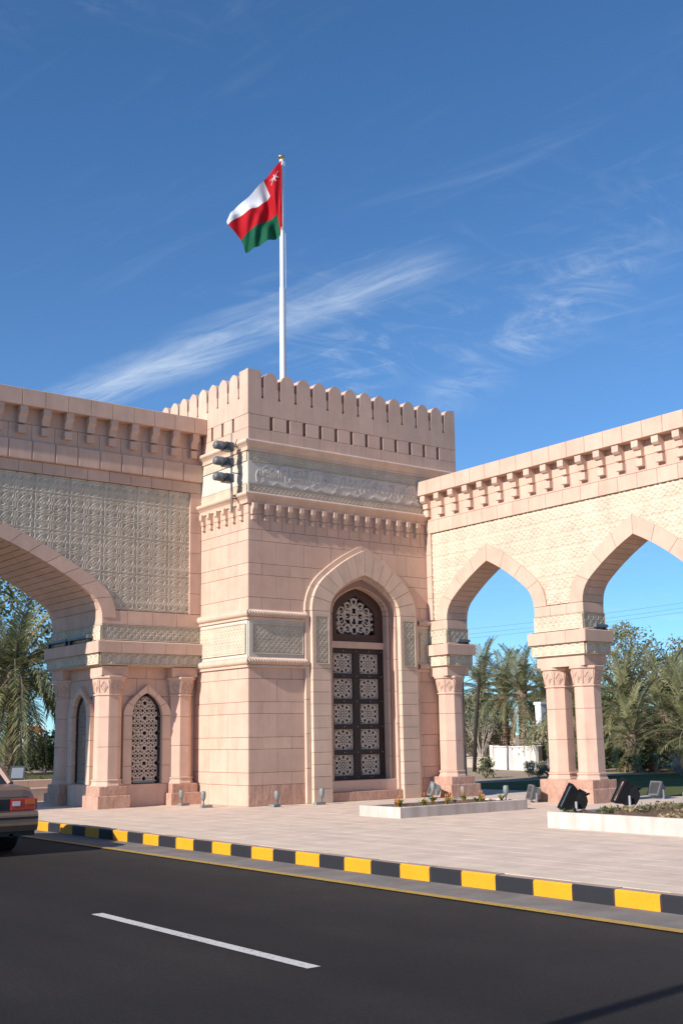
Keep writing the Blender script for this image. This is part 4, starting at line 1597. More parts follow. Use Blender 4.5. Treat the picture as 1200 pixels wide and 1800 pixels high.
# soffit slabs lining the arch, running front to back
soff_out = [(a + .10, b + .10) for a, b in g_in]
K = 34
A_, B_ = resample(g_in, K + 1), resample(soff_out, K + 1)
for sd in (1, -1):
    for i in range(K):
        ys = [GY0 + .10, GY0 + 1.32, GY1 - .12] if i % 2 else [GY0 + .10, GY0 + .75, GY0 + 1.95, GY1 - .12]
        for ya, yb in zip(ys[:-1], ys[1:]):
            pa, pb, qb, qa = A_[i], A_[i + 1], B_[i + 1], B_[i]
            sh = .04
            pa2, pb2 = pa + (pb - pa) * sh, pb - (pb - pa) * sh
            pts = [(GX + sd * pa2[0], GZS + pa2[1]), (GX + sd * pb2[0], GZS + pb2[1]), (GX + sd * qb[0], GZS + qb[1]), (GX + sd * qa[0], GZS + qa[1])]
            cx_, cz_ = sum(p[0] for p in pts) / 4, sum(p[1] for p in pts) / 4
            obj('soffit_slab', MB().prism([(x_ - cx_, z_ - cz_) for x_, z_ in pts], 0, yb - ya - .008).mesh('soffit_slab', 'pink_stone'), gate, (cx_, ya, cz_))
# spandrel panels
P_out = np.array(g_out)
P_mid = (np.array(resample(g_in, 60)) + np.array(resample(g_out, 60))) / 2


def keep_gate(cs, cz):
    hw_ = np.interp(cz - GZS, P_mid[:, 1], P_mid[:, 0], right=-1)
    return np.abs(cs - GX) > hw_


relief(gate, GF, GX + .0, -.30, 4.21, 7.01, -.055, TILE_A, 0.40, 0.026, name='spandrel_panel', keep=keep_gate)
relief(gate, GF, -15.8, GX, 4.21, 7.01, -.055, TILE_A, 0.40, 0.026, name='spandrel_panel', keep=keep_gate, step=2)
for sd in (0, 1):                                                 # upright borders
    t = 4.20
    while t < 7.0:
        t2 = min(7.02, t + .47)
        a, b = (-.30, -.008) if sd == 0 else (-16.09, -15.8)
        block(gate, GF, 'border_stone', a, b, t, t2, -.12, 0.0)
        t = t2
PW = .522
for i in range(31):
    b = -i * PW - (.0 if i else .006)
    a = max(-16.1, -(i + 1) * PW)
    b0, a0 = b, a
    block(gate, GF, 'band_stone', a - .26 if i < 30 else a, (b - .26) if i else b, 7.02, 7.27, -.12, 0.005)
    block(gate, GF, 'band_stone', a, b, 7.27, 7.70, -.12, 0.07, c=.02)
    block(gate, GF, 'frieze_stone', a, b, 7.70, 8.06, -.12, 0.0)
    block(gate, GF, 'frieze_stone', a - .26 if i < 30 else a, (b - .26) if i else b, 8.06, 8.42, -.12, 0.0)
    block(gate, GF, 'cornice_stone', a + .2 if i < 30 else a, (b + .2) if i else b, 8.395, 8.77, -.30, 0.24, c=.008)
    s = b - .26
    gb = bracket_mesh(.17, .36, .20, .13, 'pink_moulding', 0) if i == 0 else gb
    gc = MB().box(-.085, .085, -.11, 0, -.17, 0, c=.008).mesh('pendant_block', 'pink_moulding', fix=False) if i == 0 else gc
    if s > -16:
        obj('bracket', gb, gate, GF.w(s, 8.045, 0), GF.r)
        obj('pendant_block', gc, gate, GF.w(s, 8.00, 0), GF.r)
obj('coping', MB().box(-16.1, -.008, GY0 + .3, GY1 + .24, 8.42, 8.765).mesh('coping', 'pink_stone', fix=False), gate)

# ------------------------------------------------------------------ arcade
arc = thing('arcade', 'sunlit pink stone arcade of pointed arches on paired octagonal columns, beside the tower', 'arcade', (5.47, -6.3, 0))
AX0, AX1 = 5.14, 5.80
AF = Frame(AX0, 0, LEFT)       # s = -y
a_in = arch_curve(1.405, 1.23, .62, rad(50))
a_out = arch_curve(1.765, 1.63, .90, rad(50))
AZS = 4.10
PER = 4.19
AEND = .68 + 2.81 * 3 + 1.38 * 3
piers = [(0.004, .675)] + [(.675 + 2.81 + PER * k, .675 + 2.81 + 1.38 + PER * k) for k in range(3)]
centres = [.675 + 1.405 + PER * k for k in range(3)]
for k, (a, b) in enumerate(piers):
    entablature(arc, AX0, AX1, -b, -a, 'fl' if k < 3 else '', [(AX0 - .02, AX1 + .02, -b + .03, -a - .03 if k else -a)])
    cs = [(a + b) / 2 - .40, (a + b) / 2 + .40] if k else [.335]
    for c in cs:
        column(arc, (AX0 + AX1) / 2, -c)
    e = .115
    plinth(arc, AX0 - e - .02, AX1 + e + .02, -b - e, -a + (e if k else 0), 0, .285, 'pink_stone' if False else 'chiselled_stone', (1, 2 if k else 1))
    plinth(arc, AX0 - .04, AX1 + .04, -b - .035, -a + (.035 if k else 0), .285, .457, 'chiselled_stone', (1, 2 if k else 1))
AL = piers[-1][1]
am = MB()
for k in range(3):
    s0 = 0.004 if k == 0 else centres[k] - PER / 2
    s1 = centres[k] + PER / 2 if k < 2 else AL
    arch_wall(am, s0, s1, 4.0, 7.17, centres[k], AZS, [(a + .03, b + .03) for a, b in a_in], .08, AX1 - AX0 - .06)
obj('arch_core', am.mesh('arch_core', 'mortar'), arc, AF.o, AF.r)
ab_ = MB()
for k in range(3):
    s0 = 0.004 if k == 0 else centres[k] - PER / 2
    s1 = centres[k] + PER / 2 if k < 2 else AL
    arch_wall(ab_, s0, s1, 4.09, 7.17, centres[k], AZS, a_in, AX1 - AX0 - .06, AX1 - AX0)
obj('back_facing', ab_.mesh('back_facing', 'pink_stone'), arc, AF.o, AF.r)
Ain = np.array(resample(a_in, 60))
Aout = np.array(resample(a_out, 60))
Amid = (Ain + Aout) / 2


def keep_arc(cs, cz):
    ok = np.ones(cs.shape, bool)
    for c in centres:
        hw_ = np.interp(cz - AZS, Amid[:, 1], Amid[:, 0], right=-1)
        ok &= np.abs(cs - c) > hw_
    return ok


relief(arc, AF, .19, AL - .2, 4.12, 6.235, -.05, TILE_W, 0.30, 0.026, name='spandrel_panel', keep=keep_arc)
for c in centres:
    voussoirs(arc, AF, c, AZS, a_in, a_out, -.08, .004, 4, 'pink_stone')
    so = [(a + .06, b + .06) for a, b in a_in]
    A_, B_ = resample(a_in, 13), resample(so, 13)
    for sd in (1, -1):
        for i in range(12):
            pa, pb, qb, qa = A_[i], A_[i + 1], B_[i + 1], B_[i]
            pa2, pb2 = pa + (pb - pa) * .03, pb - (pb - pa) * .03
            pts = [(c + sd * pa2[0], AZS + pa2[1]), (c + sd * pb2[0], AZS + pb2[1]), (c + sd * qb[0], AZS + qb[1]), (c + sd * qa[0], AZS + qa[1])]
            cx_, cz_ = sum(p[0] for p in pts) / 4, sum(p[1] for p in pts) / 4
            obj('soffit_slab', MB().prism([(x_ - cx_, z_ - cz_) for x_, z_ in pts], 0, AX1 - AX0 - .08 - .065).mesh('soffit_slab', 'pink_stone'), arc, AF.w(cx_, cz_, -.084), AF.r)
t = 4.12
while t < 6.2:
    t2 = min(6.24, t + .53)
    block(arc, AF, 'border_stone', .006, .19, t, t2, -.08, 0.0)
    block(arc, AF, 'border_stone', AL - .2, AL, t, t2, -.08, 0.0)
    t = t2
AP = .497
n = int(AL / AP) + 1
for i in range(n):
    a, b = i * AP + (.006 if i == 0 else 0), min(AL, (i + 1) * AP)
    if b - a < .05:
        continue
    block(arc, AF, 'band_stone', a, b, 6.24, 6.55, -.08, 0.004)
    sh = AP / 2
    block(arc, AF, 'frieze_stone', max(.006, a - sh), b - sh, 6.55, 6.86, -.08, 0.0)
    block(arc, AF, 'frieze_stone', a, b, 6.86, 7.17, -.08, 0.0)
    block(arc, AF, 'cornice_stone', max(.006, a - .12), b - .12 if b < AL else AL, 7.165, 7.52, -.20, .24, c=.008)
    if i == 0:
        abr = bracket_mesh(.165, .32, .205, .115, 'pink_moulding', 0)
        acb = MB().box(-.085, .085, -.105, 0, -.16, 0, c=.008).mesh('pendant_block', 'pink_moulding', fix=False)
    s = .15 + AP * i
    if s < AL:
        obj('bracket', abr, arc, AF.w(s, 6.85, 0), AF.r)
        obj('pendant_block', acb, arc, AF.w(s, 6.80, 0), AF.r)
obj('coping', MB().box(.006, AL, .20, AX1 - AX0 + .24, 7.17, 7.515).mesh('coping', 'pink_stone', fix=False), arc, AF.o, AF.r)
# ------------------------------------------------------------------ flagpole and flag
FPX, FPY = 3.09, 3.12
fp = thing('flagpole', 'tall white flagpole rising from the roof of the tower', 'flagpole', (FPX, FPY, 8.05))
pm = MB().lathe([(.12, 8.05), (.12, 8.15), (.085, 8.2), (.08, 11), (.072, 13.2), (.060, 13.25), (.055, 16.92)], 14, (0, 0))
obj('pole', pm.mesh('pole', 'pole_white', smooth=True, fix=False), fp, (FPX, FPY, 0))
fin = MB().lathe([(.03, 16.91), (.03, 16.96), (.095, 16.98), (.10, 17.02), (.05, 17.05), (.02, 17.07)], 12)
obj('finial', fin.mesh('finial', 'brass', smooth=True, fix=False), fp, (FPX, FPY, 0))
hal = MB().path([(.07, -.04, 10), (.085, -.05, 13), (.062, -.05, 16.88)], [.006] * 3, 5)
obj('halyard', hal.mesh('halyard', 'pole_white', fix=False), fp, (FPX, FPY, 0))

# flag cloth: hoist at the pole, blown towards -x with a slack lower edge
CTRL = np.array([   # [v row][u col] : (along the wind, height), metres
    [(0.0, 16.87), (.473, 16.25), (1.142, 15.59), (1.469, 15.06)],
    [(0.0, 16.19), (.305, 15.85), (.794, 15.42), (1.44, 14.95)],
    [(0.0, 15.40), (.117, 15.33), (.667, 14.91), (1.097, 14.57)],
    [(0.0, 14.93), (.035, 14.72), (.541, 14.37), (.974, 14.215)]], float)
ug, vg = [0, .26, .62, 1.0], [0, 1 / 3, 2 / 3, 1.0]
NU, NV = 72, 48


def bspl(vals, xs, x):
    """monotone-ish cubic through control values"""
    xs = np.array(xs)
    d = np.gradient(vals, xs, axis=0)
    i = np.clip(np.searchsorted(xs, x, 'right') - 1, 0, len(xs) - 2)
    h = xs[i + 1] - xs[i]
    t = ((x - xs[i]) / h)
    sh = (slice(None),) + (None,) * (vals.ndim - 1)
    t, h = t[sh], h[sh]
    return ((2 * t ** 3 - 3 * t ** 2 + 1) * vals[i] + (t ** 3 - 2 * t ** 2 + t) * h * d[i]
            + (-2 * t ** 3 + 3 * t ** 2) * vals[i + 1] + (t ** 3 - t ** 2) * h * d[i + 1])


U, Vv = np.linspace(0, 1, NU + 1), np.linspace(0, 1, NV + 1)
G = bspl(CTRL, vg, Vv)                       # NV+1, 4, 2
G = bspl(np.swapaxes(G, 0, 1), ug, U)        # NU+1, NV+1, 2
UU, VV = np.meshgrid(U, Vv, indexing='ij')
ripple = (.12 * np.sin(UU * 8.0 + VV * 2.6 + .3) * np.minimum(1, UU * 2.2) + .022 * np.sin(UU * 15 - VV * 6 + 1) * np.minimum(1, UU * 3)
          - .10 * np.exp(-((UU - .30 - .10 * VV) / .07) ** 2) * np.minimum(1, VV * 3) + .07 * np.exp(-((UU - .70 + .25 * VV) / .08) ** 2)
          + .036 * np.sin((UU * 1.0 - VV * .42) * 24 + 1.2 * np.sin(VV * 5)) * np.minimum(1, UU * 5))
wind = np.array([-0.82, 0.572])
norm_ = np.array([-0.572, -0.82])
POS = np.stack([FPX + .10 * norm_[0] + wind[0] * G[..., 0] + norm_[0] * ripple,
                FPY + .10 * norm_[1] + wind[1] * G[..., 0] + norm_[1] * ripple, G[..., 1]], -1)
flag = thing('flag', 'red, white and green national flag with white sword emblem flying from the pole', 'flag', (FPX, FPY, 14.5))
ids = np.arange((NU + 1) * (NV + 1)).reshape(NU + 1, NV + 1)
FQ = np.stack([ids[:-1, :-1], ids[1:, :-1], ids[1:, 1:], ids[:-1, 1:]], -1)
cu_, cv_ = (U[:-1] + U[1:]) / 2, (Vv[:-1] + Vv[1:]) / 2
CU, CV = np.meshgrid(cu_, cv_, indexing='ij')
for nm, mt, sel in (('red_cloth', 'flag_red', (CU < .26) | ((CV >= 1 / 3) & (CV < 2 / 3))), ('white_cloth', 'flag_white', (CU >= .26) & (CV < 1 / 3)),
                    ('green_cloth', 'flag_green', (CU >= .26) & (CV >= 2 / 3))):
    F = FQ[sel]
    used = np.unique(F)
    re = np.full(ids.size, -1)
    re[used] = np.arange(len(used))
    obj(nm, grid_mesh(nm, POS.reshape(-1, 3)[used], re[F], mt), flag)


def flag_point(u, v, off):
    i, j = min(NU - 1, int(u * NU)), min(NV - 1, int(v * NV))
    a, b = u * NU - i, v * NV - j
    p = (POS[i, j] * (1 - a) * (1 - b) + POS[i + 1, j] * a * (1 - b) + POS[i, j + 1] * (1 - a) * b + POS[i + 1, j + 1] * a * b)
    return p + np.array([norm_[0], norm_[1], 0]) * off


em = MB()


def ribbon(pts, wu, wv=None):
    """strip of cloth sewn on the flag, both sides"""
    for off in (.012, -.012):
        vs = []
        P = np.array(pts, float)
        for k in range(len(P)):
            d = P[min(k + 1, len(P) - 1)] - P[max(k - 1, 0)]
            d /= max(1e-6, np.hypot(*d))
            n_ = np.array([-d[1], d[0]])
            wk = wu[k] if isinstance(wu, (list, tuple)) else wu
            for sg in (-1, 1):
                q = P[k] + n_ * wk * sg
                vs.append(flag_point(max(0, q[0]), q[1], off))
        em.add(vs, [(2 * k, 2 * k + 2, 2 * k + 3, 2 * k + 1) for k in range(len(P) - 1)])


ribbon([(.055, .215), (.085, .185), (.125, .150), (.165, .125), (.20, .115)], [.003, .004, .004, .004, .002])      # crossed curved swords
ribbon([(.20, .215), (.17, .185), (.13, .150), (.09, .125), (.05, .115)], [.003, .004, .004, .004, .002])
ribbon([(.128, .10), (.128, .13), (.126, .18), (.120, .215), (.105, .235)], [.008, .006, .007, .006, .003])         # dagger and belt
ribbon([(.085, .155), (.128, .162), (.170, .155)], [.005, .007, .005])
obj('emblem', em.mesh('emblem', 'flag_emblem', fix=False), flag)

# ------------------------------------------------------------------ lamps
def lamp_cluster():
    x, y = -.25, .29
    t = thing('lamp_mast', 'thin mast with three grey hooded lamps at the tower corner', 'lamp mast', (x, y, 6.30))
    obj('mast', MB().tube((x, y, 6.30), (x, y, 8.08), .017, n=8).mesh('mast', 'galvanised', smooth=True, fix=False), t)
    for z_ in (6.60, 7.18, 7.78):
        obj('wall_arm', MB().tube((x, y, z_), (.02, y + .02, z_ - .0), .011, n=6).mesh('wall_arm', 'lamp_dark', fix=False), t)
    cab = MB().path([(x + .03, y + .02, 6.3), (x + .06, y + .03, 6.6), (x + .02, y + .02, 7.1), (x + .08, y + .05, 7.75), (-.13, y - .05, 7.95)], [.009] * 5, 5)
    obj('cable', cab.mesh('cable', 'cable', fix=False), t)
    for z_ in (7.05, 7.405, 7.76):
        hd = MB()
        hd.box(x - .20, x + .02, y - .085, y + .085, z_ - .085, z_ + .085)
        h = obj('lamp_head', hd.mesh('lamp_head', 'lamp_grey', fix=False), t)
        n = 14
        br = MB()
        vs = []
        prof = [(0.0, .088), (.05, .098), (.055, .104), (.10, .104), (.105, .100), (.20, .098), (.235, .088), (.26, .055), (.268, .01)]
        for dx, r in prof:
            for k in range(n):
                a = 2 * math.pi * k / n
                drop = .0 if dx < .2 else -.02 * (dx - .2) / .07
                vs.append((x - .19 - dx, y + r * math.cos(a), z_ + r * math.sin(a) + drop))
        fs = [(i * n + k, i * n + (k + 1) % n, (i + 1) * n + (k + 1) % n, (i + 1) * n + k) for i in range(len(prof) - 1) for k in range(n)]
        br.add(vs, fs)
        obj('hood', br.mesh('hood', 'lamp_grey', smooth=True), h)
        obj('side_plate', MB().prism([(x - .22, z_ - .06), (x - .05, z_ - .07), (x - .13, z_ + .075)], y - .092, y - .083).mesh('side_plate', 'lamp_dark'), h)
        obj('yoke', MB().box(x - .22, x + .01, y - .10, y + .10, z_ - .105, z_ - .092).mesh('yoke', 'lamp_dark', fix=False), h)


lamp_cluster()


def ground_spot(x, y, rz, label, tall=.27):
    t = thing('ground_spotlight', label, 'spotlight', (x, y, 0), rz, 'small grey spotlights standing on the paving')
    m = lambda mb, n, mt, sm=False: obj(n, mb.mesh(n, mt, smooth=sm), t, (x, y, 0), rz)
    m(MB().box(-.07, .17, -.06, .06, 0, .055), 'ballast_box', 'lamp_pale')
    m(MB().tube((-.01, 0, .05), (-.015, 0, tall - .10), .017, n=8).tube((-.015, 0, tall - .13), (-.015, 0, tall - .09), .028, n=8), 'stem', 'lamp_grey')
    h = m(MB().lathe([(.020, tall - .12), (.040, tall - .10), (.052, tall - .05), (.055, tall + .0), (.049, tall + .05), (.036, tall + .068)], 12, (-.018, 0)), 'lamp_head', 'lamp_pale', True)
    obj('lens', MB().lathe([(.034, tall + .066), (.03, tall + .072)], 12, (-.018, 0)).mesh('lens', 'lens_glass', fix=False), h, (x, y, 0), rz)


ground_spot(-.66, 1.62, rad(15), 'small grey spotlight in front of the gateway pier beside the tower')
ground_spot(-.74, .55, rad(-5), 'small grey spotlight before the sunlit side of the tower')
ground_spot(.42, -.42, rad(200), 'small grey spotlight by the chiselled base left of the tower door', .26)
ground_spot(1.48, -.55, rad(180), 'small grey spotlight at the left jamb of the tower door')
ground_spot(4.10, -1.15, rad(100), 'small grey spotlight at the right jamb of the tower door', .30)
ground_spot(4.62, -1.55, rad(150), 'small grey spotlight behind the planter of flowers, before the first arcade column', .22)
ground_spot(3.35, -4.15, rad(130), 'small grey spotlight at the far end of the flower planter', .34)


def square_flood(x, y, z, rz, tilt, size, label, body, glass, group, cat='floodlight'):
    """yoke-mounted floodlight; its glass faces local +x before tilting up"""
    t = thing('floodlight', label, cat, (x, y, z), rz, group)
    E_ = Matrix.Translation((0, 0, size * .62)) @ Matrix.Rotation(-tilt, 4, 'Y')
    P = lambda n, mb, mt, par, tilted=True, sm=False: obj(n, mb.mesh(n, mt, smooth=sm), par, (x, y, z), rz, E_ if tilted else None)
    s = size
    b = MB()
    prof = [(.30, .50), (.27, .52), (.22, .50), (-.05, .40), (-.30, .36), (-.42, .28), (-.46, .12)]
    vs = []
    for (dx, r) in prof:
        w_ = r * 1.08
        vs += [(dx * s, -w_ * s, -r * s), (dx * s, w_ * s, -r * s), (dx * s, w_ * s, r * s), (dx * s, -w_ * s, r * s)]
    fs = [(0, 1, 2, 3)] + [(4 * i + k, 4 * i + (k + 1) % 4, 4 * i + 4 + (k + 1) % 4, 4 * i + 4 + k) for i in range(len(prof) - 1) for k in range(4)] + [tuple(range(4 * len(prof) - 4, 4 * len(prof)))]
    b.add(vs, fs)
    body_o = P('housing', b, body, t)
    P('front_glass', MB().box(.302 * s, .306 * s, -.44 * s, .44 * s, -.41 * s, .41 * s), glass, body_o)
    rim = MB()
    for a in ((-.56, -.46, -.53, .53), (.46, .56, -.53, .53)):
        rim.box(.22 * s, .335 * s, a[0] * s, a[1] * s, a[2] * s, a[3] * s)
    for a in ((-.53, -.43), (.43, .53)):
        rim.box(.222 * s, .333 * s, -.46 * s, .46 * s, a[0] * s, a[1] * s)
    P('rim', rim, body, body_o)
    fin_ = MB()
    for k in range(5):
        fin_.box(-.36 * s, -.10 * s, (-.28 + .14 * k - .012) * s, (-.28 + .14 * k + .012) * s, .34 * s, .43 * s)
    P('cooling_fins', fin_, body, body_o)
    yk = MB()
    for sd in (-1, 1):
        yk.box(-.04 * s, .04 * s, sd * .60 * s - .012, sd * .60 * s + .012, .05 * s, .66 * s)
    yk.box(-.05 * s, .05 * s, -.60 * s - .012, .60 * s + .012, .0, .05 * s + .004)
    P('yoke', yk, 'galvanised', t, False)


G1 = 'big black floodlights on the paving'
# drum-shaped black floodlights, seen from behind
def drum_flood(x, y, z, rz, tilt, s, label):
    t = thing('drum_floodlight', label, 'floodlight', (x, y, z), rz, 'large black floodlights beside the empty planter')
    E_ = Matrix.Translation((0, 0, s * .78)) @ Matrix.Rotation(-tilt, 4, 'Y')
    P = lambda n, mb, mt, par, tilted=True, sm=False: obj(n, mb.mesh(n, mt, smooth=sm), par, (x, y, z), rz, E_ if tilted else None)
    b = MB()
    # rounded back: a barrel lying across, then a flaring square mouth
    prof = [(.40, .56, .62), (.36, .58, .64), (.30, .56, .62), (.02, .44, .52), (-.02, .46, .52), (-.20, .46, .50), (-.36, .38, .48), (-.47, .24, .46), (-.50, .08, .44)]
    vs = []
    for (dx, r, w_) in prof:
        vs += [(dx * s, -w_ * s, -r * s), (dx * s, w_ * s, -r * s), (dx * s, w_ * s, r * s), (dx * s, -w_ * s, r * s)]
    fs = [(0, 1, 2, 3)] + [(4 * i + k, 4 * i + (k + 1) % 4, 4 * i + 4 + (k + 1) % 4, 4 * i + 4 + k) for i in range(len(prof) - 1) for k in range(4)] + [tuple(range(4 * len(prof) - 4, 4 * len(prof)))]
    b.add(vs, fs)
    h = P('housing', b, 'lamp_black', t)
    P('front_glass', MB().box(.402 * s, .406 * s, -.52 * s, .52 * s, -.48 * s, .48 * s), 'lens_glass', h)
    v_ = MB()
    v_.box(.38 * s, .47 * s, -.66 * s, .66 * s, .55 * s, .60 * s)
    v_.box(.38 * s, .47 * s, -.66 * s, .66 * s, -.60 * s, -.55 * s)
    v_.box(.38 * s, .468 * s, -.66 * s, -.61 * s, -.55 * s, .55 * s).box(.38 * s, .468 * s, .61 * s, .66 * s, -.55 * s, .55 * s)
    P('rim', v_, 'lamp_black', h)
    P('gear_box', MB().box(-.28 * s, .0, -.30 * s, .30 * s, .44 * s, .56 * s, c=0), 'lamp_black', h)
    P('handle', MB().path([(-.30 * s, -.2 * s, .40 * s), (-.42 * s, -.2 * s, .56 * s), (-.42 * s, .2 * s, .56 * s), (-.30 * s, .2 * s, .40 * s)], [.012] * 4, 6), 'lamp_black', h)
    yk = MB()
    for sd in (-1, 1):
        yk.path([(0, sd * .68 * s, .78 * s), (0, sd * .68 * s, .2 * s), (-.1 * s, sd * .60 * s, 0.01)], [.022, .022, .022], 6)
    yk.box(-.16 * s, .06 * s, -.62 * s, .62 * s, 0, .03)
    P('yoke', yk, 'galvanised', t, False)


drum_flood(1.55, -7.55, .0, rad(138), rad(28), .385, 'nearer big black floodlight standing behind the empty planter')
drum_flood(3.45, -7.10, .0, rad(138), rad(28), .385, 'farther big black floodlight standing behind the empty planter, right of the other')
GF1 = 'grey floodlights at the foot of the arcade'
square_flood(4.62, -.62, 0, rad(150), rad(20), .30, 'pale grey floodlight at the foot of the first arcade column', 'lamp_pale', 'lens_glass', GF1)
square_flood(4.72, -3.62, 0, rad(150), rad(15), .30, 'dark grey floodlight beside the base of the paired columns', 'lamp_grey', 'lens_glass', GF1)
square_flood(7.2, -4.85, 0, rad(170), rad(25), .30, 'grey floodlight on the paving right of the paired columns', 'lamp_grey', 'lens_glass', GF1)
square_flood(1.55, 16.3, .10, rad(235), rad(25), .44, 'green floodlight with pale glass under the palm beyond the gateway', 'lamp_green', 'lamp_glass', 'green floodlights beyond the gateway')
square_flood(3.05, 16.05, .10, rad(340), rad(25), .44, 'green floodlight half hidden by the gateway pier', 'lamp_green', 'lamp_glass', 'green floodlights beyond the gateway')


def strip_light(x0, x1, y0, y1, z, label, group):
    t = thing('strip_light', label, 'light', ((x0 + x1) / 2, (y0 + y1) / 2, z), 0, group)
    obj('housing', MB().box(x0, x1, y0, y1, z, z + .055).mesh('housing', 'lamp_grey', fix=False), t)
    if y1 - y0 > x1 - x0:
        obj('lens', MB().box(x0 + .012, x1 - .012, y0 + .02, y1 - .02, z + .055, z + .066).mesh('lens', 'lamp_glass', fix=False), t)
        for yy in (y0 + .08, y1 - .08):
            obj('foot', MB().box(x0 + .02, x1 - .02, yy - .03, yy + .03, z - .10, z).mesh('foot', 'lamp_dark', fix=False), t)
    else:
        obj('lens', MB().box(x0 + .02, x1 - .02, y0 + .012, y1 - .012, z + .055, z + .066).mesh('lens', 'lamp_glass', fix=False), t)
        for xx in (x0 + .06, x1 - .06):
            obj('foot', MB().box(xx - .03, xx + .03, y0 + .02, y1 - .02, z - .04, z).mesh('foot', 'lamp_dark', fix=False), t)


strip_light(-2.60, -2.49, 2.38, 3.45, 3.61, 'grey strip light on the gateway ledge, the one nearer the front corner', 'strip lights on ledges')
strip_light(-2.60, -2.49, 3.52, 4.60, 3.61, 'grey strip light on the gateway ledge, the one farther back', 'strip lights on ledges')
strip_light(5.40, 5.78, -.775, -.69, 3.575, 'strip light on the ledge of the arcade pier next to the tower', 'strip lights on ledges')
strip_light(5.40, 5.78, -4.975, -4.89, 3.575, 'strip light on the ledge above the paired columns', 'strip lights on ledges')

# ------------------------------------------------------------------ planters
def planter(x0, x1, y0, y1, h, label, wall=.11):
    t = thing('planter', label, 'planter', ((x0 + x1) / 2, (y0 + y1) / 2, 0))
    for (a, b, c, d) in ((x0, x0 + wall, y0, y1), (x1 - wall, x1, y0, y1), (x0 + wall, x1 - wall, y0, y0 + wall), (x0 + wall, x1 - wall, y1 - wall, y1)):
        e = .008
        vs = []
        for (q, z_) in ((0, -.02), (0, h - e), (e, h)):
            vs += [(a + q, c + q, z_), (b - q, c + q, z_), (b - q, d - q, z_), (a + q, d - q, z_)]
        m = MB()
        fs = [(8, 9, 10, 11)]
        for s_ in (0, 4):
            for k in range(4):
                l_ = (k + 1) % 4
                fs.append((s_ + k, s_ + l_, s_ + 4 + l_, s_ + 4 + k))
        m.add(vs, fs)
        obj('side_wall', m.mesh('side_wall', 'planter_paint', fix=False), t)
    nx_, ny_ = 40, 24
    X, Y = np.linspace(x0 + wall, x1 - wall, nx_ + 1), np.linspace(y0 + wall, y1 - wall, ny_ + 1)
    XX, YY = np.meshgrid(X, Y, indexing='ij')
    ZZ = h - .045 + .03 * np.sin(XX * 7 + YY * 3) * np.sin(YY * 9 - XX) + RNG.uniform(-.015, .02, XX.shape)
    a = np.arange(XX.size).reshape(XX.shape)
    F = np.stack([a[:-1, :-1], a[1:, :-1], a[1:, 1:], a[:-1, 1:]], -1).reshape(-1, 4)
    obj('soil', grid_mesh('soil', np.stack([XX, YY, ZZ], -1).reshape(-1, 3), F, 'soil'), t)
    return t


planter(-.18, 2.95, -5.13, -3.98, .185, 'low white-edged planter of small flowers in front of the tower door')
planter(0.0, 4.6, -13.2, -8.38, .235, 'low white planter with bare soil at the right, behind the striped kerb')


def leaf_cloud(n, spread, size, seed, up=.3):
    """n little leaf quads around the origin; spread -> function giving positions"""
    r = np.random.default_rng(seed)
    P = spread(r, n)
    d = r.normal(size=(n, 3))
    d[:, 2] = np.abs(d[:, 2]) * .6 + up
    d /= np.linalg.norm(d, axis=1)[:, None]
    a = np.cross(d, r.normal(size=(n, 3)))
    a /= np.linalg.norm(a, axis=1)[:, None] + 1e-9
    b = np.cross(d, a)
    s = size * r.uniform(.6, 1.3, (n, 1))
    V = np.stack([P - a * s, P + b * s * .45, P + a * s, P - b * s * .45], 1).reshape(-1, 3)
    F = np.arange(4 * n).reshape(n, 4)
    return V, F


def small_plant(x, y, z, h, seed, label, bloom=True):
    t = thing('bedding_plant', label, 'plant', (x, y, z), 0, 'flowers in the planter before the door')
    r = np.random.default_rng(seed)
    m = MB()
    for k in range(11):
        a = r.uniform(0, 6.28)
        L = h * r.uniform(.6, 1.0)
        o = Vector((math.cos(a), math.sin(a), 0))
        w_ = o.cross(Vector((0, 0, 1))) * .022
        p0, p1, p2 = Vector((0, 0, 0)), o * L * .35 + Vector((0, 0, L * .6)), o * L * .75 + Vector((0, 0, L * .75))
        m.add([p0 - w_ * .4, p0 + w_ * .4, p1 - w_, p1 + w_, p2], [(0, 1, 3, 2), (2, 3, 4)])
    obj('leaves', m.mesh('leaves', 'flower_leaf', fix=False), t, (x, y, z))
    if bloom:
        b = MB()
        for k in range(3):
            a = r.uniform(0, 6.28)
            c_ = Vector((math.cos(a) * .04, math.sin(a) * .04, 0))
            b.tube(c_, c_ + Vector((0, 0, h * 1.0)), .004, n=4)
            b.lathe([(.006, h * .85), (.013, h * .98), (.010, h * 1.12), (.003, h * 1.25)], 6, (c_.x, c_.y))
        obj('blossoms', b.mesh('blossoms', 'flower_petal', fix=False), t, (x, y, z))


spots = [(.25, -4.6), (.55, -4.25), (.62, -4.8), (.95, -4.5), (1.25, -4.75), (1.3, -4.3), (1.62, -4.55), (1.95, -4.8), (2.05, -4.35), (2.3, -4.6), (2.55, -4.3), (2.65, -4.75), (.4, -4.35), (1.75, -4.25)]
for i, (x, y) in enumerate(spots):
    small_plant(x, y, .15, .12 + .04 * (i % 3), 40 + i, 'small flowering plant with orange spikes in the low planter by the tower door', i % 4 != 3)
for i in range(40):
    x, y = .3 + (i * .77) % 4.0, -8.6 - (i * .531) % 3.0
    r = np.random.default_rng(90 + i)
    V, F = leaf_cloud(60, lambda r, n: r.normal(size=(n, 3)) * [.09, .09, .025] + [0, 0, .03], .035, 90 + i)
    o = obj('seedling', grid_mesh('seedling', V, F, 'dry_leaf' if i % 3 else 'shrub_leaf', False), None, (x, y, .2))
    tag(o, 'low withered seedling in the soil of the white planter at right', 'plant', 'seedlings in the white planter')
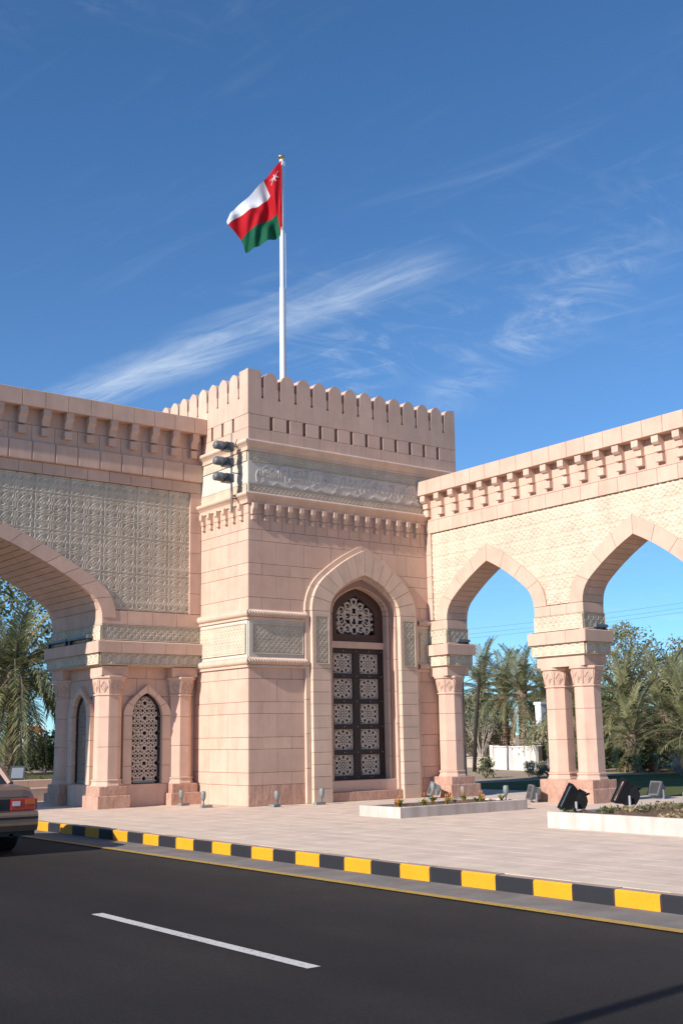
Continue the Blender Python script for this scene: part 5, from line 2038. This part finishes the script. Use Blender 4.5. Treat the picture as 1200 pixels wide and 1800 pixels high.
ground_spot(3.3, -9.35, rad(40), 'pale spotlight standing in the white planter at the right edge', .42)
ground_spot(2.9, -8.75, rad(90), 'pale spotlight at the back edge of the white planter', .36)

# ------------------------------------------------------------------ low stone plinth behind the gateway pier
for (x0, x1, y0, y1, z1, lab) in ((-3.4, -1.5, 6.35, 7.0, .30, 'low pink stone step beyond the gateway pier, the lower of two'), (-2.2, .6, 8.6, 9.3, .42, 'low pale stone block beyond the gateway pier, the farther of two')):
    t = thing('stone_step', lab, 'step', ((x0 + x1) / 2, (y0 + y1) / 2, 0))
    n_ = 3
    for i in range(n_):
        a, b = x0 + (x1 - x0) * i / n_, x0 + (x1 - x0) * (i + 1) / n_
        obj('step_stone', MB().box(a + .004, b - .004, y0, y1, -.02, z1).mesh('step_stone', 'pink_moulding', fix=False), t)

# ------------------------------------------------------------------ car
def build_car(x, y, z):
    t = thing('car', 'dark brown saloon car driving away along the kerb, cut by the left edge', 'car', (x, y + 2.3, z))
    P = lambda n, mb, mt, par=t, sm=False, fix=True: obj(n, mb.mesh(n, mt, smooth=sm, fix=fix), par, (x, y, z))
    # lower body: stations along y (0 = rear)
    st = [(.02, .76, .40, .80), (.06, .82, .33, .90), (.18, .855, .29, .945), (.6, .87, .24, .965), (1.15, .87, .22, .955), (2.3, .872, .20, .93), (3.3, .87, .22, .90), (4.1, .85, .24, .84), (4.45, .81, .28, .78), (4.62, .74, .34, .70)]
    m = MB()
    ring = []
    for (yy, hw, zb, zt) in st:
        zm = zb + (zt - zb) * .52
        ring.append([(-hw * .90, yy, zb), (hw * .90, yy, zb), (hw * .985, yy, zb + .07), (hw, yy, zm), (hw * .985, yy, zt - .10), (hw * .93, yy, zt - .028), (hw * .80, yy, zt),
                     (-hw * .80, yy, zt), (-hw * .93, yy, zt - .028), (-hw * .985, yy, zt - .10), (-hw, yy, zm), (-hw * .985, yy, zb + .07)])
    k = len(ring[0])
    vs = [p for r_ in ring for p in r_]
    fs = [(i * k + j, i * k + (j + 1) % k, (i + 1) * k + (j + 1) % k, (i + 1) * k + j) for i in range(len(ring) - 1) for j in range(k)]
    fs += [tuple(range(k)), tuple(range(len(vs) - 1, len(vs) - k - 1, -1))]
    m.add(vs, fs)
    body = P('body', m, 'car_paint')
    # cabin: glass block with painted roof and pillars
    cab = [(.78, .955, .70, .955), (1.32, .72, .60, 1.375), (1.5, .66, .58, 1.405), (2.45, .66, .58, 1.40), (2.7, .68, .60, 1.36), (3.42, .76, .72, .905)]
    g_ = MB()
    vs, fs = [], []
    for (yy, hwb, hwt, zt) in cab:
        hb = .76
        vs += [(-hb, yy, .93), (hb, yy, .93), (hwt, yy, max(zt, .935)), (-hwt, yy, max(zt, .935))]
    for i in range(len(cab) - 1):
        for j in range(4):
            fs.append((4 * i + j, 4 * i + (j + 1) % 4, 4 * i + 4 + (j + 1) % 4, 4 * i + 4 + j))
    fs += [(0, 1, 2, 3), tuple(range(4 * len(cab) - 1, 4 * len(cab) - 5, -1))]
    g_.add(vs, fs)
    P('windows', g_, 'car_glass')
    rf = MB()
    rr = [(1.30, .615, 1.375), (1.5, .60, 1.42), (2.45, .60, 1.415), (2.72, .62, 1.365)]
    vs = []
    for (yy, hw, zt) in rr:
        vs += [(-hw, yy, zt - .02), (hw, yy, zt - .02), (hw * .96, yy, zt + .012), (-hw * .96, yy, zt + .012)]
    rf.add(vs, [(4 * i + j, 4 * i + (j + 1) % 4, 4 * i + 4 + (j + 1) % 4, 4 * i + 4 + j) for i in range(3) for j in range(4)] + [(0, 1, 2, 3), (15, 14, 13, 12)])
    for sd in (-1, 1):
        for (a, b, w_) in (((sd * .745, .80, .95), (sd * .615, 1.34, 1.385), .055), ((sd * .752, 2.05, .94), (sd * .605, 2.0, 1.40), .04), ((sd * .735, 3.38, .91), (sd * .615, 2.68, 1.37), .035)):
            rf.path([a, b], [w_, w_], 6)
    P('roof', rf, 'car_paint')
    bp = MB()
    pr = [(-.10, .34), (-.135, .42), (-.135, .56), (-.10, .60), (.06, .60), (.06, .34)]
    for (xa, xb) in ((-.80, .80),):
        vs = [(xa, yy, zz) for yy, zz in pr] + [(xb, yy, zz) for yy, zz in pr]
        n_ = len(pr)
        bp.add(vs, [tuple(range(n_)), tuple(range(2 * n_ - 1, n_ - 1, -1))] + [(i, (i + 1) % n_, n_ + (i + 1) % n_, n_ + i) for i in range(n_)])
    for sd in (-1, 1):
        vs = [(sd * .80, yy, zz) for yy, zz in pr] + [(sd * .875, yy + .16 if yy < .05 else yy + .5, zz) for yy, zz in pr]
        bp.add(vs, [tuple(range(n_)), tuple(range(2 * n_ - 1, n_ - 1, -1))] + [(i, (i + 1) % n_, n_ + (i + 1) % n_, n_ + i) for i in range(n_)])
    bmp = P('bumper', bp, 'car_paint')
    P('bumper_strip', MB().box(-.80, .80, -.142, -.13, .50, .535).box(-.79, .79, -.05, .05, .27, .345), 'car_trim', bmp)
    for sd in (-1, 1):
        tl = P('tail_light', MB().box(*sorted((sd * .44, sd * .80)), -.012, .06, .615, .775, c=.01).box(*sorted((sd * .80, sd * .845)), .02, .16, .62, .77), 'tail_red')
        P('indicator', MB().box(*sorted((sd * .66, sd * .80)), -.018, .05, .70, .765), 'tail_orange', tl)
        P('reversing_lamp', MB().box(*sorted((sd * .47, sd * .58)), -.018, .05, .68, .745), 'tail_clear', tl)
        for yy in (.95, 3.70):
            w_ = MB()
            n_ = 22
            for rr_, x0_, x1_ in ((.315, .66, .86),):
                vs = []
                for (xx, r_) in ((x0_, .26), (x0_ + .01, rr_), (x1_ - .02, rr_), (x1_, .28), (x1_ - .005, .21)):
                    for q in range(n_):
                        a = 2 * math.pi * q / n_
                        vs.append((sd * xx, yy + r_ * math.cos(a), .315 + r_ * math.sin(a)))
                w_.add(vs, [(i * n_ + q, i * n_ + (q + 1) % n_, (i + 1) * n_ + (q + 1) % n_, (i + 1) * n_ + q) for i in range(4) for q in range(n_)] + [tuple(range(n_))])
            wh = P('wheel', w_, 'tyre', t, True)
            P('rim', MB().tube((sd * .83, yy, .315), (sd * .845, yy, .315), .21, n=18).tube((sd * .845, yy, .315), (sd * .86, yy, .315), .07, n=12), 'rim_metal', wh)
        P('mirror', MB().box(*sorted((sd * .80, sd * .97)), 3.0, 3.12, .93, 1.05, c=.02), 'car_paint')
    pn = P('number_plate', MB().box(-.26, .26, -.02, -.005, .64, .75), 'plate_yellow')
    dg_ = MB()
    for i in range(6):
        dg_.box(-.20 + .07 * i, -.20 + .07 * i + .035, -.0235, -.0205, .665, .725)
        dg_.box(-.19 + .07 * i, -.19 + .07 * i + .015, -.0245, -.0236, .68, .70)
    P('plate_characters', dg_, 'car_trim', pn)
    P('exhaust', MB().tube((.45, -.05, .28), (.45, .5, .28), .03, n=10), 'car_trim')
    P('boot_line', MB().box(-.70, .70, -.004, .012, .795, .803).box(-.44, .44, .0, .013, .60, .607), 'car_trim')
    P('garnish', MB().box(-.44, .44, -.006, .05, .62, .775), 'car_trim')


build_car(-7.46, -4.75, ROAD_Z)

# street lamp out of the picture on the left: only its shadow lies on the road
sl = thing('street_lamp', 'tall grey street lamp post on the near verge', 'street lamp', (-15.2, -16.95, -.16))
obj('post', MB().lathe([(.14, -.16), (.14, .1), (.075, .2), (.055, 8.0)], 12).mesh('post', 'galvanised', smooth=True, fix=False), sl, (-15.2, -16.95, 0))
obj('arm', MB().path([(0, 0, 7.9), (.4, .05, 8.3), (1.5, .2, 8.45)], [.04, .035, .03], 8).mesh('arm', 'galvanised', smooth=True, fix=False), sl, (-15.2, -16.95, 0))
obj('lamp_head', MB().box(1.3, 1.95, .1, .34, 8.40, 8.52, c=.03).mesh('lamp_head', 'lamp_grey', fix=False), sl, (-15.2, -16.95, 0))
# ------------------------------------------------------------------ palms
def frond_mesh(L, e0, droop, seed, dry=False, nleaf=46):
    """one feather leaf growing along +x from the origin; e0 start angle above level"""
    r = np.random.default_rng(seed)
    K = 15
    pts = [Vector((0, 0, 0))]
    a = e0
    side = 0.0
    tw = r.uniform(-.25, .25)
    for i in range(K):
        t = i / K
        a -= droop / K * (0.35 + 1.5 * t)
        side += tw / K
        d = Vector((math.cos(a) * math.cos(side), math.cos(a) * math.sin(side), math.sin(a)))
        pts.append(pts[-1] + d * (L / K))
    m = MB()
    m.path(pts, [.030 * (1 - .85 * i / K) * L / 2.6 for i in range(K + 1)], 4, mi=1)
    for i in range(nleaf):
        t = .10 + .90 * (i + .5) / nleaf
        f = t * K
        k = min(K - 1, int(f))
        p = pts[k].lerp(pts[k + 1], f - k)
        tan = (pts[k + 1] - pts[k]).normalized()
        lat = tan.cross(Vector((0, 0, 1)))
        if lat.length < .05:
            lat = Vector((0, 1, 0))
        lat.normalize()
        nrm = lat.cross(tan).normalized()
        ll = L * (.24 * min(1, t * 3.2) * (1 - .62 * t)) * r.uniform(.82, 1.15) + .06
        for sg in (-1, 1):
            fw = r.uniform(.55, .95) + .5 * t
            d = (lat * sg * 1.0 + tan * fw + nrm * r.uniform(.10, .55)).normalized()
            w_ = tan.cross(d).normalized() * 0 + nrm * .006 + tan * .019 * L / 2.6
            mid = p + d * ll * .55
            tip = p + d * ll + Vector((0, 0, -.22 * ll * r.uniform(.5, 1.5)))
            m.add([p - w_ * .5, p + w_ * .5, mid + w_, mid - w_, tip], [(0, 1, 2, 3), (3, 2, 4)])
    return m.mesh('frond', ['palm_leaf_dry' if dry else 'palm_leaf', 'bark'], fix=False)


FR = {}
for ci, (e, dr) in enumerate(((80, 35), (66, 60), (50, 80), (32, 92), (14, 95), (-6, 80), (-26, 62), (-55, 28))):
    for v in range(2):
        FR[ci, v] = frond_mesh(2.7, rad(e), rad(dr), 300 + ci * 7 + v, dry=(ci == 7))


def palm(name_label, x, y, zc, size=1.0, n=40, seed=1, lean=(0, 0), tr=.17, z0=-.15, dry=5, group='date palms', droop=1.0):
    r = np.random.default_rng(seed)
    t = thing('palm_tree', name_label, 'palm', (x, y, z0), 0, group)
    m = MB()
    H = zc - z0
    rings = max(6, int(H / .13))
    prof, vs, fs = [], [], []
    nn = 10
    for i in range(rings + 1):
        f = i / rings
        for sub, rr in ((0, 1.10), (.55, .90)):
            ff = min(1, (i + sub) / rings)
            rad_ = tr * (1.15 - .25 * ff + .35 * max(0, .08 - ff) / .08) * rr
            for k in range(nn):
                a = 2 * math.pi * (k + (i % 2) * .5) / nn
                vs.append((lean[0] * ff * ff + rad_ * math.cos(a), lean[1] * ff * ff + rad_ * math.sin(a), z0 + H * ff))
    R2 = 2 * (rings + 1)
    fs = [(i * nn + k, i * nn + (k + 1) % nn, (i + 1) * nn + (k + 1) % nn, (i + 1) * nn + k) for i in range(R2 - 1) for k in range(nn)]
    m.add(vs, fs)
    obj('trunk', m.mesh('trunk', 'palm_trunk', fix=False), t, (x, y, 0))
    top = Vector((x + lean[0], y + lean[1], zc))
    hs = MB().lathe([(tr * .9, -.35), (tr * 1.35, -.1), (tr * 1.2, .15), (tr * .4, .35)], 8)
    obj('heart', hs.mesh('heart', 'palm_trunk', fix=False), t, top)
    for i in range(n):
        f = i / (n - 1)
        if i >= n - dry:
            ci = 7
        else:
            ci = min(6, max(0, int(f ** droop * 7 + r.uniform(-.6, .6))))
        a = i * 2.39996 + r.uniform(-.2, .2)
        s = size * r.uniform(.85, 1.12) * (.75 if ci == 7 else 1)
        mt = Matrix.Translation(top + Vector((0, 0, .15 - .35 * f))) @ Matrix.Rotation(a, 4, 'Z') @ Matrix.Rotation(r.uniform(-.12, .12), 4, 'Y') @ Matrix.Scale(s, 4)
        place(bpy.data.objects.new('frond', FR[ci, int(r.integers(0, 2))]), t, mt)
    return t


palm('big date palm with drooping fronds seen under the gateway arch', 7.6, 32.2, 4.5, 1.75, 84, 3, tr=.30, dry=8, droop=.55)
palm('tall palm with bare ringed trunk, left of two behind the white wall', 30.55, 22.8, 3.35, .95, 38, 11, tr=.19)
palm('tall palm with pale ringed trunk, right of two behind the white wall', 29.74, 20.74, 3.35, 1.0, 40, 12, tr=.23)
palm('tallest palm in the first arch, above the leaning pole', 32.5, 26.5, 3.85, 1.0, 40, 13, tr=.18)
palm('palm half hidden behind the left one of the paired columns', 33.3, 22.5, 3.4, 1.0, 38, 14, tr=.18)
palm('palm rising directly right of the paired columns', 25.3, 10.9, 2.35, 1.0, 46, 15, (.3, -.1), .17, dry=9)
palm('palm in the middle of the grove right of the paired columns', 25.9, 8.9, 1.95, 1.0, 46, 16, (-.2, 0), .17, dry=9)
palm('palm near the right edge, behind the middle of the grove', 28.3, 9.9, 2.2, 1.02, 44, 17, tr=.18, dry=8)
palm('short young palm with fronds down to the lawn', 22.6, 8.2, 1.15, .85, 36, 18, tr=.16, dry=8)
palm('low palm behind the young one, half screened by it', 24.4, 12.6, 1.9, 1.05, 40, 19, tr=.16, dry=7)
palm('palm deep in the grove at the right edge', 23.6, 6.3, 1.35, .95, 40, 20, tr=.16, dry=8)
palm('palm at the back of the grove below the grey trees', 31.5, 13.0, 2.2, 1.05, 40, 21, tr=.17, dry=6)

# ------------------------------------------------------------------ broadleaf trees and shrubs
def tree(label, x, y, h, rx, leafmat, barkmat, seed, nleaf=5200, leaf_s=.11, z0=-.15, trunk=.16, crown_from=.30, name='broadleaf_tree', group=None, clumps=26, cat='tree'):
    r = np.random.default_rng(seed)
    t = thing(name, label, cat, (x, y, z0), 0, group)
    m = MB()
    fork = h * crown_from
    m.path([(0, 0, 0), (r.uniform(-.1, .1), r.uniform(-.1, .1), fork * .6), (0, 0, fork)], [trunk * 1.25, trunk, trunk * .85], 9)
    cl = []
    for i in range(clumps):
        a = i * 2.4 + r.uniform(-.4, .4)
        u = (i + .5) / clumps
        zz = fork + (h - fork) * (.12 + .84 * u) * r.uniform(.9, 1.05)
        prof = math.sin(math.pi * min(.96, max(.08, .10 + .86 * u))) ** .7
        rr = rx * prof * r.uniform(.35, 1.0)
        cl.append((Vector((rr * math.cos(a), rr * math.sin(a), zz)), rx * r.uniform(.20, .36)))
    for c, s in cl[::2]:
        mid = Vector((c.x * .45, c.y * .45, fork + (c.z - fork) * .55))
        m.path([(0, 0, fork * .9), mid, c], [trunk * .5, trunk * .28, trunk * .07], 5)
    obj('trunk', m.mesh('trunk', barkmat, smooth=True, fix=False), t, (x, y, z0))

    def spread(rg, n):
        k = rg.integers(0, len(cl), n)
        C = np.array([[*c, s] for c, s in cl])[k]
        d = rg.normal(size=(n, 3))
        d /= np.linalg.norm(d, axis=1)[:, None]
        q = C[:, 3:4] * rg.uniform(.25, 1.0, (n, 1)) ** .6
        return C[:, :3] + d * q * [1, 1, .72]
    V, F = leaf_cloud(nleaf, spread, leaf_s, seed + 1)
    obj('crown', grid_mesh('crown', V, F, leafmat, False), t, (x, y, z0))
    return t


def shrub(label, x, y, h, rx, ry, leafmat, seed, nleaf=1600, leaf_s=.07, z0=-.12, rz=0.0, group=None, name='shrub'):
    r = np.random.default_rng(seed)
    t = thing(name, label, 'shrub', (x, y, z0), rz, group)
    m = MB()
    for k in range(7):
        a = r.uniform(0, 6.28)
        m.path([(0, 0, 0), (rx * .3 * math.cos(a), ry * .3 * math.sin(a), h * .4), (rx * .65 * math.cos(a), ry * .65 * math.sin(a), h * r.uniform(.6, .95))], [.03, .02, .008], 5)
    obj('stems', m.mesh('stems', 'bark', fix=False), t, (x, y, z0), rz)
    cl = [np.array([rx * r.uniform(-.85, .85), ry * r.uniform(-.85, .85), h * r.uniform(.2, .82), h * r.uniform(.16, .34)]) for _ in range(24)]

    def spread(rg, n):
        C = np.array(cl)[rg.integers(0, len(cl), n)]
        d = rg.normal(size=(n, 3))
        d /= np.linalg.norm(d, axis=1)[:, None]
        p = C[:, :3] + d * C[:, 3:4] * rg.uniform(.3, 1, (n, 1)) * [1.5, 1.5, .9]
        p[:, 2] = np.maximum(p[:, 2], .02)
        return p
    V, F = leaf_cloud(nleaf, spread, leaf_s, seed + 5)
    obj('foliage', grid_mesh('foliage', V, F, leafmat, False), t, (x, y, z0), rz)
    return t


tree('leafy tree behind the drooping palm, seen under the gateway arch', 8.6, 38.5, 10.5, 4.4, 'tree_leaf', 'bark', 51, 5200, .15, trunk=.32, clumps=40)
tree('leafy tree farther left behind the gateway arch', 2.5, 44.0, 9.5, 4.2, 'tree_leaf', 'bark', 52, 6000, .17, trunk=.28)
tree('thin grey-leaved tree towering over the grove, left of two', 37.6, 20.3, 7.6, 2.5, 'tree_leaf_grey', 'bark_pale', 53, 4200, .10, clumps=34, crown_from=.35)
tree('thin grey-leaved tree over the grove, at the right edge', 40.2, 18.0, 6.6, 2.6, 'tree_leaf_grey', 'bark_pale', 54, 4200, .10, clumps=34, crown_from=.3)
tree('pale feathery tree between the palms in the first arch', 31.0, 25.2, 3.9, 1.9, 'tree_leaf_grey', 'bark_pale', 55, 6500, .085, clumps=30, crown_from=.22)
tree('pale feathery tree beside the tower edge in the first arch', 30.2, 27.6, 4.6, 2.0, 'tree_leaf_grey', 'bark_pale', 56, 6500, .085, clumps=30, crown_from=.2)
tree('dark leafy tree filling the gap behind the palm trunks', 36.5, 24.3, 4.2, 2.6, 'shrub_leaf', 'bark', 57, 6500, .12, clumps=30, crown_from=.12)
tree('dark leafy tree behind the white gate pillar', 33.5, 19.0, 3.4, 2.2, 'shrub_leaf', 'bark', 58, 5500, .11, clumps=28, crown_from=.1)
tree('dark leafy tree at the back of the grove', 31.0, 10.6, 3.3, 2.6, 'shrub_leaf', 'bark', 59, 6000, .11, clumps=28, crown_from=.1)
tree('dark leafy tree in the grove behind the paired columns', 29.5, 14.5, 3.4, 2.4, 'tree_leaf', 'bark', 60, 6000, .11, clumps=28, crown_from=.1)

# pale tree with many bare stems
bt = thing('bare_tree', 'pale tree with many bare forking stems behind the leaning pole', 'tree', (28.3, 22.3, -.15))
m = MB()
rb = np.random.default_rng(5)
for k in range(9):
    a = k * .7
    p1 = Vector((.25 * math.cos(a), .25 * math.sin(a), .9))
    p2 = p1 + Vector((.35 * math.cos(a), .35 * math.sin(a), .9))
    m.path([(0, 0, 0), p1, p2], [.09, .05, .025], 6)
    for q in range(3):
        b = a + rb.uniform(-1, 1)
        m.path([p1.lerp(p2, .3 + .3 * q), p2 + Vector((.4 * math.cos(b), .4 * math.sin(b), .3 + .2 * q))], [.025, .008], 5)
obj('stems', m.mesh('stems', 'bark_pale', fix=False), bt, (28.3, 22.3, -.15))
V, F = leaf_cloud(1200, lambda r, n: r.normal(size=(n, 3)) * [.7, .7, .35] + [0, 0, 2.3], .06, 77)
obj('crown', grid_mesh('crown', V, F, 'tree_leaf_grey', False), bt, (28.3, 22.3, -.15))

shrub('low flowering hedge at the left foot of the paired columns', 17.4, 7.6, .58, .95, .7, 'blossom', 61, 2600, .045, rz=rad(-37))
shrub('small sapling with dark leaves alone on the sand in the first arch', 15.7, 9.1, .85, .2, .2, 'shrub_leaf', 62, 200, .075, name='sapling')
shrub('pale blossoming bush in front of the white gate pillar', 23.6, 13.9, 2.25, .45, .45, 'blossom', 63, 1500, .075)
shrub('dark shrub under the palms, right beside the paired columns', 22.2, 9.9, 1.0, 1.1, 1.1, 'shrub_leaf', 64, 2600, .07)
shrub('dark shrub under the palms in the middle of the grove', 23.2, 7.6, .9, 1.5, 1.2, 'shrub_leaf', 65, 2600, .07)
shrub('dark shrub at the back of the grove, behind the palm trunks', 27.6, 11.5, 1.7, 2.2, 1.6, 'shrub_leaf', 66, 3600, .09)
shrub('dark shrub at the right edge of the grove', 23.9, 4.6, 1.2, 1.4, 1.2, 'shrub_leaf', 67, 2600, .075)
shrub('dark hedge behind the white wall', 31.8, 18.2, 1.9, 3.2, 1.2, 'shrub_leaf', 68, 4200, .10)
shrub('dark shrub under the leafy tree beyond the gateway', 10.0, 34.0, 1.65, 1.5, 1.3, 'shrub_leaf', 69, 3000, .09)
shrub('dark round shrub beside the gateway pier, farther back', 12.6, 38.5, 2.3, 2.0, 1.8, 'shrub_leaf', 70, 3400, .10)
shrub('low green edging plants on the kerb beyond the gateway', 1.9, 17.6, .16, 1.4, .18, 'flower_leaf', 71, 700, .04, z0=.12, rz=rad(-37))
# dry twiggy bush
tw = thing('dry_bush', 'dry leafless bush of pale twigs at the right edge', 'shrub', (20.1, 4.1, -.12))
m = MB()
for k in range(70):
    a = rb.uniform(0, 6.28)
    e = rb.uniform(.2, 1.0)
    p1 = Vector((e * .5 * math.cos(a), e * .5 * math.sin(a), rb.uniform(.3, .6)))
    p2 = p1 + Vector((e * .5 * math.cos(a + rb.uniform(-.6, .6)), e * .5 * math.sin(a + rb.uniform(-.6, .6)), rb.uniform(-.1, .45)))
    m.path([(0, 0, 0), p1, p2], [.013, .009, .004], 4)
obj('twigs', m.mesh('twigs', 'bark_pale', fix=False), tw, (20.1, 4.1, -.12))
for (x, y, h, lab) in ((23.55, 8.6, .75, 'short palm stump in the grove, coloured orange as if sunlit, left of two'), (23.75, 8.25, .6, 'short palm stump in the grove, coloured orange as if sunlit, right of two')):
    s_ = MB().lathe([(.13, 0), (.11, h * .3), (.12, h * .35), (.10, h * .65), (.11, h * .7), (.08, h)], 9)
    tag(obj('palm_stump', s_.mesh('palm_stump', 'orange_panel', fix=False), None, (x, y, -.12)), lab, 'stump', 'palm stumps in the grove')  # orange base colour stands in for sunlight falling on the stumps

# ------------------------------------------------------------------ walls, poles and signs behind
def wall_run(label, a, b, z0, z1, th, mat, posts, name='boundary_wall', coping=True):
    a, b = Vector(a), Vector(b)
    L = (b - a).length
    rz = math.atan2(b.y - a.y, b.x - a.x)
    t = thing(name, label, 'wall', (a.x, a.y, z0), rz)
    obj('wall_body', MB().box(0, L, -th / 2, th / 2, z0, z1).mesh('wall_body', mat, fix=False), t, (a.x, a.y, 0), rz)
    if coping:
        obj('coping', MB().box(-.03, L + .03, -th / 2 - .03, th / 2 + .03, z1 + .002, z1 + .06, c=0).mesh('coping', mat, fix=False), t, (a.x, a.y, 0), rz)
    for p in posts:
        obj('post', MB().box(p * L - .16, p * L + .16, -th / 2 - .05, th / 2 + .05, z0, z1 + .10).mesh('post', mat, fix=False), t, (a.x, a.y, 0), rz)


wall_run('low whitewashed wall with end posts seen through the first arch', (23.73, 16.85), (22.57, 13.04), -.15, .84, .22, 'white_wall', (0.03, .97))
wall_run('long low cream wall left of the whitewashed one', (24.0, 23.0), (25.6, 18.2), -.15, .32, .25, 'cream_wall', (.2, .6, .98))
wall_run('taller cream garden wall behind the leaning pole', (27.5, 31.5), (33.5, 25.0), -.15, 1.75, .3, 'cream_wall', (.1, .5, .9))
gp = thing('gate_pillar', 'slender white gate pillar beside the paired columns', 'pillar', (26.0, 16.0, -.15))
obj('shaft', MB().box(25.83, 26.17, 15.83, 16.17, -.15, 2.70, c=.01).mesh('shaft', 'white_panel', fix=False), gp)
obj('cap', MB().box(25.78, 26.22, 15.78, 16.22, 2.70, 2.82, c=.01).mesh('cap', 'white_panel', fix=False), gp)
rl = thing('railing', 'white metal railing right of the gate pillar', 'railing', (26.8, 15.4, -.15))
for k in range(9):
    obj('bar', MB().box(26.25 + .14 * k - .012, 26.25 + .14 * k + .012, 15.75 - .1 * k - .012, 15.75 - .1 * k + .012, -.1, .75).mesh('bar', 'white_panel', fix=False), rl)
obj('rail', MB().path([(26.2, 15.79, .7), (27.45, 14.9, .7)], [.02, .02], 6).path([(26.2, 15.79, .05), (27.45, 14.9, .05)], [.02, .02], 6).mesh('rail', 'white_panel', fix=False), rl)
br_ = obj('brown_post', MB().box(-.12, .12, -.10, .10, 0, 1.0).box(-.13, .13, -.11, .11, 1.0, 1.05).mesh('brown_post', 'wood_pole', fix=False), None, (22.5, 12.75, -.15))
tag(br_, 'short brown post at the right end of the whitewashed wall', 'post')
lp = obj('leaning_pole', MB().path([(21.04, 15.28, -.2), (21.12, 15.2, 1.6), (21.3, 15.03, 3.85)], [.085, .08, .06], 9).mesh('leaning_pole', 'wood_pole', smooth=True, fix=False))
tag(lp, 'dark leaning utility pole seen through the first arch', 'pole')
for i, (dz, nm) in enumerate(((0, 'lowest'), (.28, 'middle'), (.62, 'highest'))):
    p0, p1 = Vector((36.0, 43.4, 7.45 + dz)), Vector((61.0, 15.0, 11.2 + dz))
    pts = [p0.lerp(p1, k / 16) - Vector((0, 0, .55 * (1 - (2 * k / 16 - 1) ** 2))) for k in range(17)]
    o = obj('power_line', MB().path(pts, [.007] * 17, 5).mesh('power_line', 'cable', fix=False))
    tag(o, 'thin overhead power line behind the arcade, %s of three' % nm, 'cable', 'overhead power lines')
# beyond the gateway: white hoarding, lamp post, kerb
hd = thing('hoarding', 'white hoarding panel far beyond the gateway, beside the palm trunk', 'hoarding', (16.5, 51.8, -.15), rad(-37))
obj('panel', MB().box(-.95, .95, -.05, .05, .75, 2.55).mesh('panel', 'white_panel', fix=False), hd, (16.5, 51.8, 0), rad(-37))
for k in (-.7, .7):
    obj('leg', MB().tube((k, .08, -.15), (k, .08, 2.4), .05, n=8).mesh('leg', 'galvanised', fix=False), hd, (16.5, 51.8, 0), rad(-37))
ob = thing('stall_canopy', 'small orange canopy right of the white hoarding', 'canopy', (16.3, 50.3, -.15), rad(-37))
obj('roof_sheet', MB().prism([(-.6, 2.0), (.6, 2.0), (.6, 2.06), (0, 2.4), (-.6, 2.06)], -.6, .6).mesh('roof_sheet', 'orange_panel'), ob, (16.3, 50.3, 0), rad(-37))
for kx in (-.5, .5):
    for ky in (-.5, .5):
        obj('leg', MB().tube((kx, ky, -.15), (kx, ky, 2.0), .03, n=6).mesh('leg', 'galvanised', fix=False), ob, (16.3, 50.3, 0), rad(-37))
lamp2 = thing('lamp_post', 'thin dark lamp post beside the palm trunk beyond the gateway', 'lamp post', (9.4, 35.6, -.15))
obj('post', MB().lathe([(.09, -.15), (.09, .2), (.05, .3), (.04, 3.6)], 8).mesh('post', 'lamp_dark', fix=False), lamp2, (9.4, 35.6, 0))
obj('lantern', MB().lathe([(.05, 3.6), (.16, 3.7), (.18, 3.95), (.05, 4.1)], 8).mesh('lantern', 'lamp_dark', fix=False), lamp2, (9.4, 35.6, 0))
wall_run('low pale garden kerb beyond the gateway pier', (-1.5, 19.6), (6.5, 14.6), -.1, .12, .3, 'planter_paint', (), name='garden_kerb', coping=False)
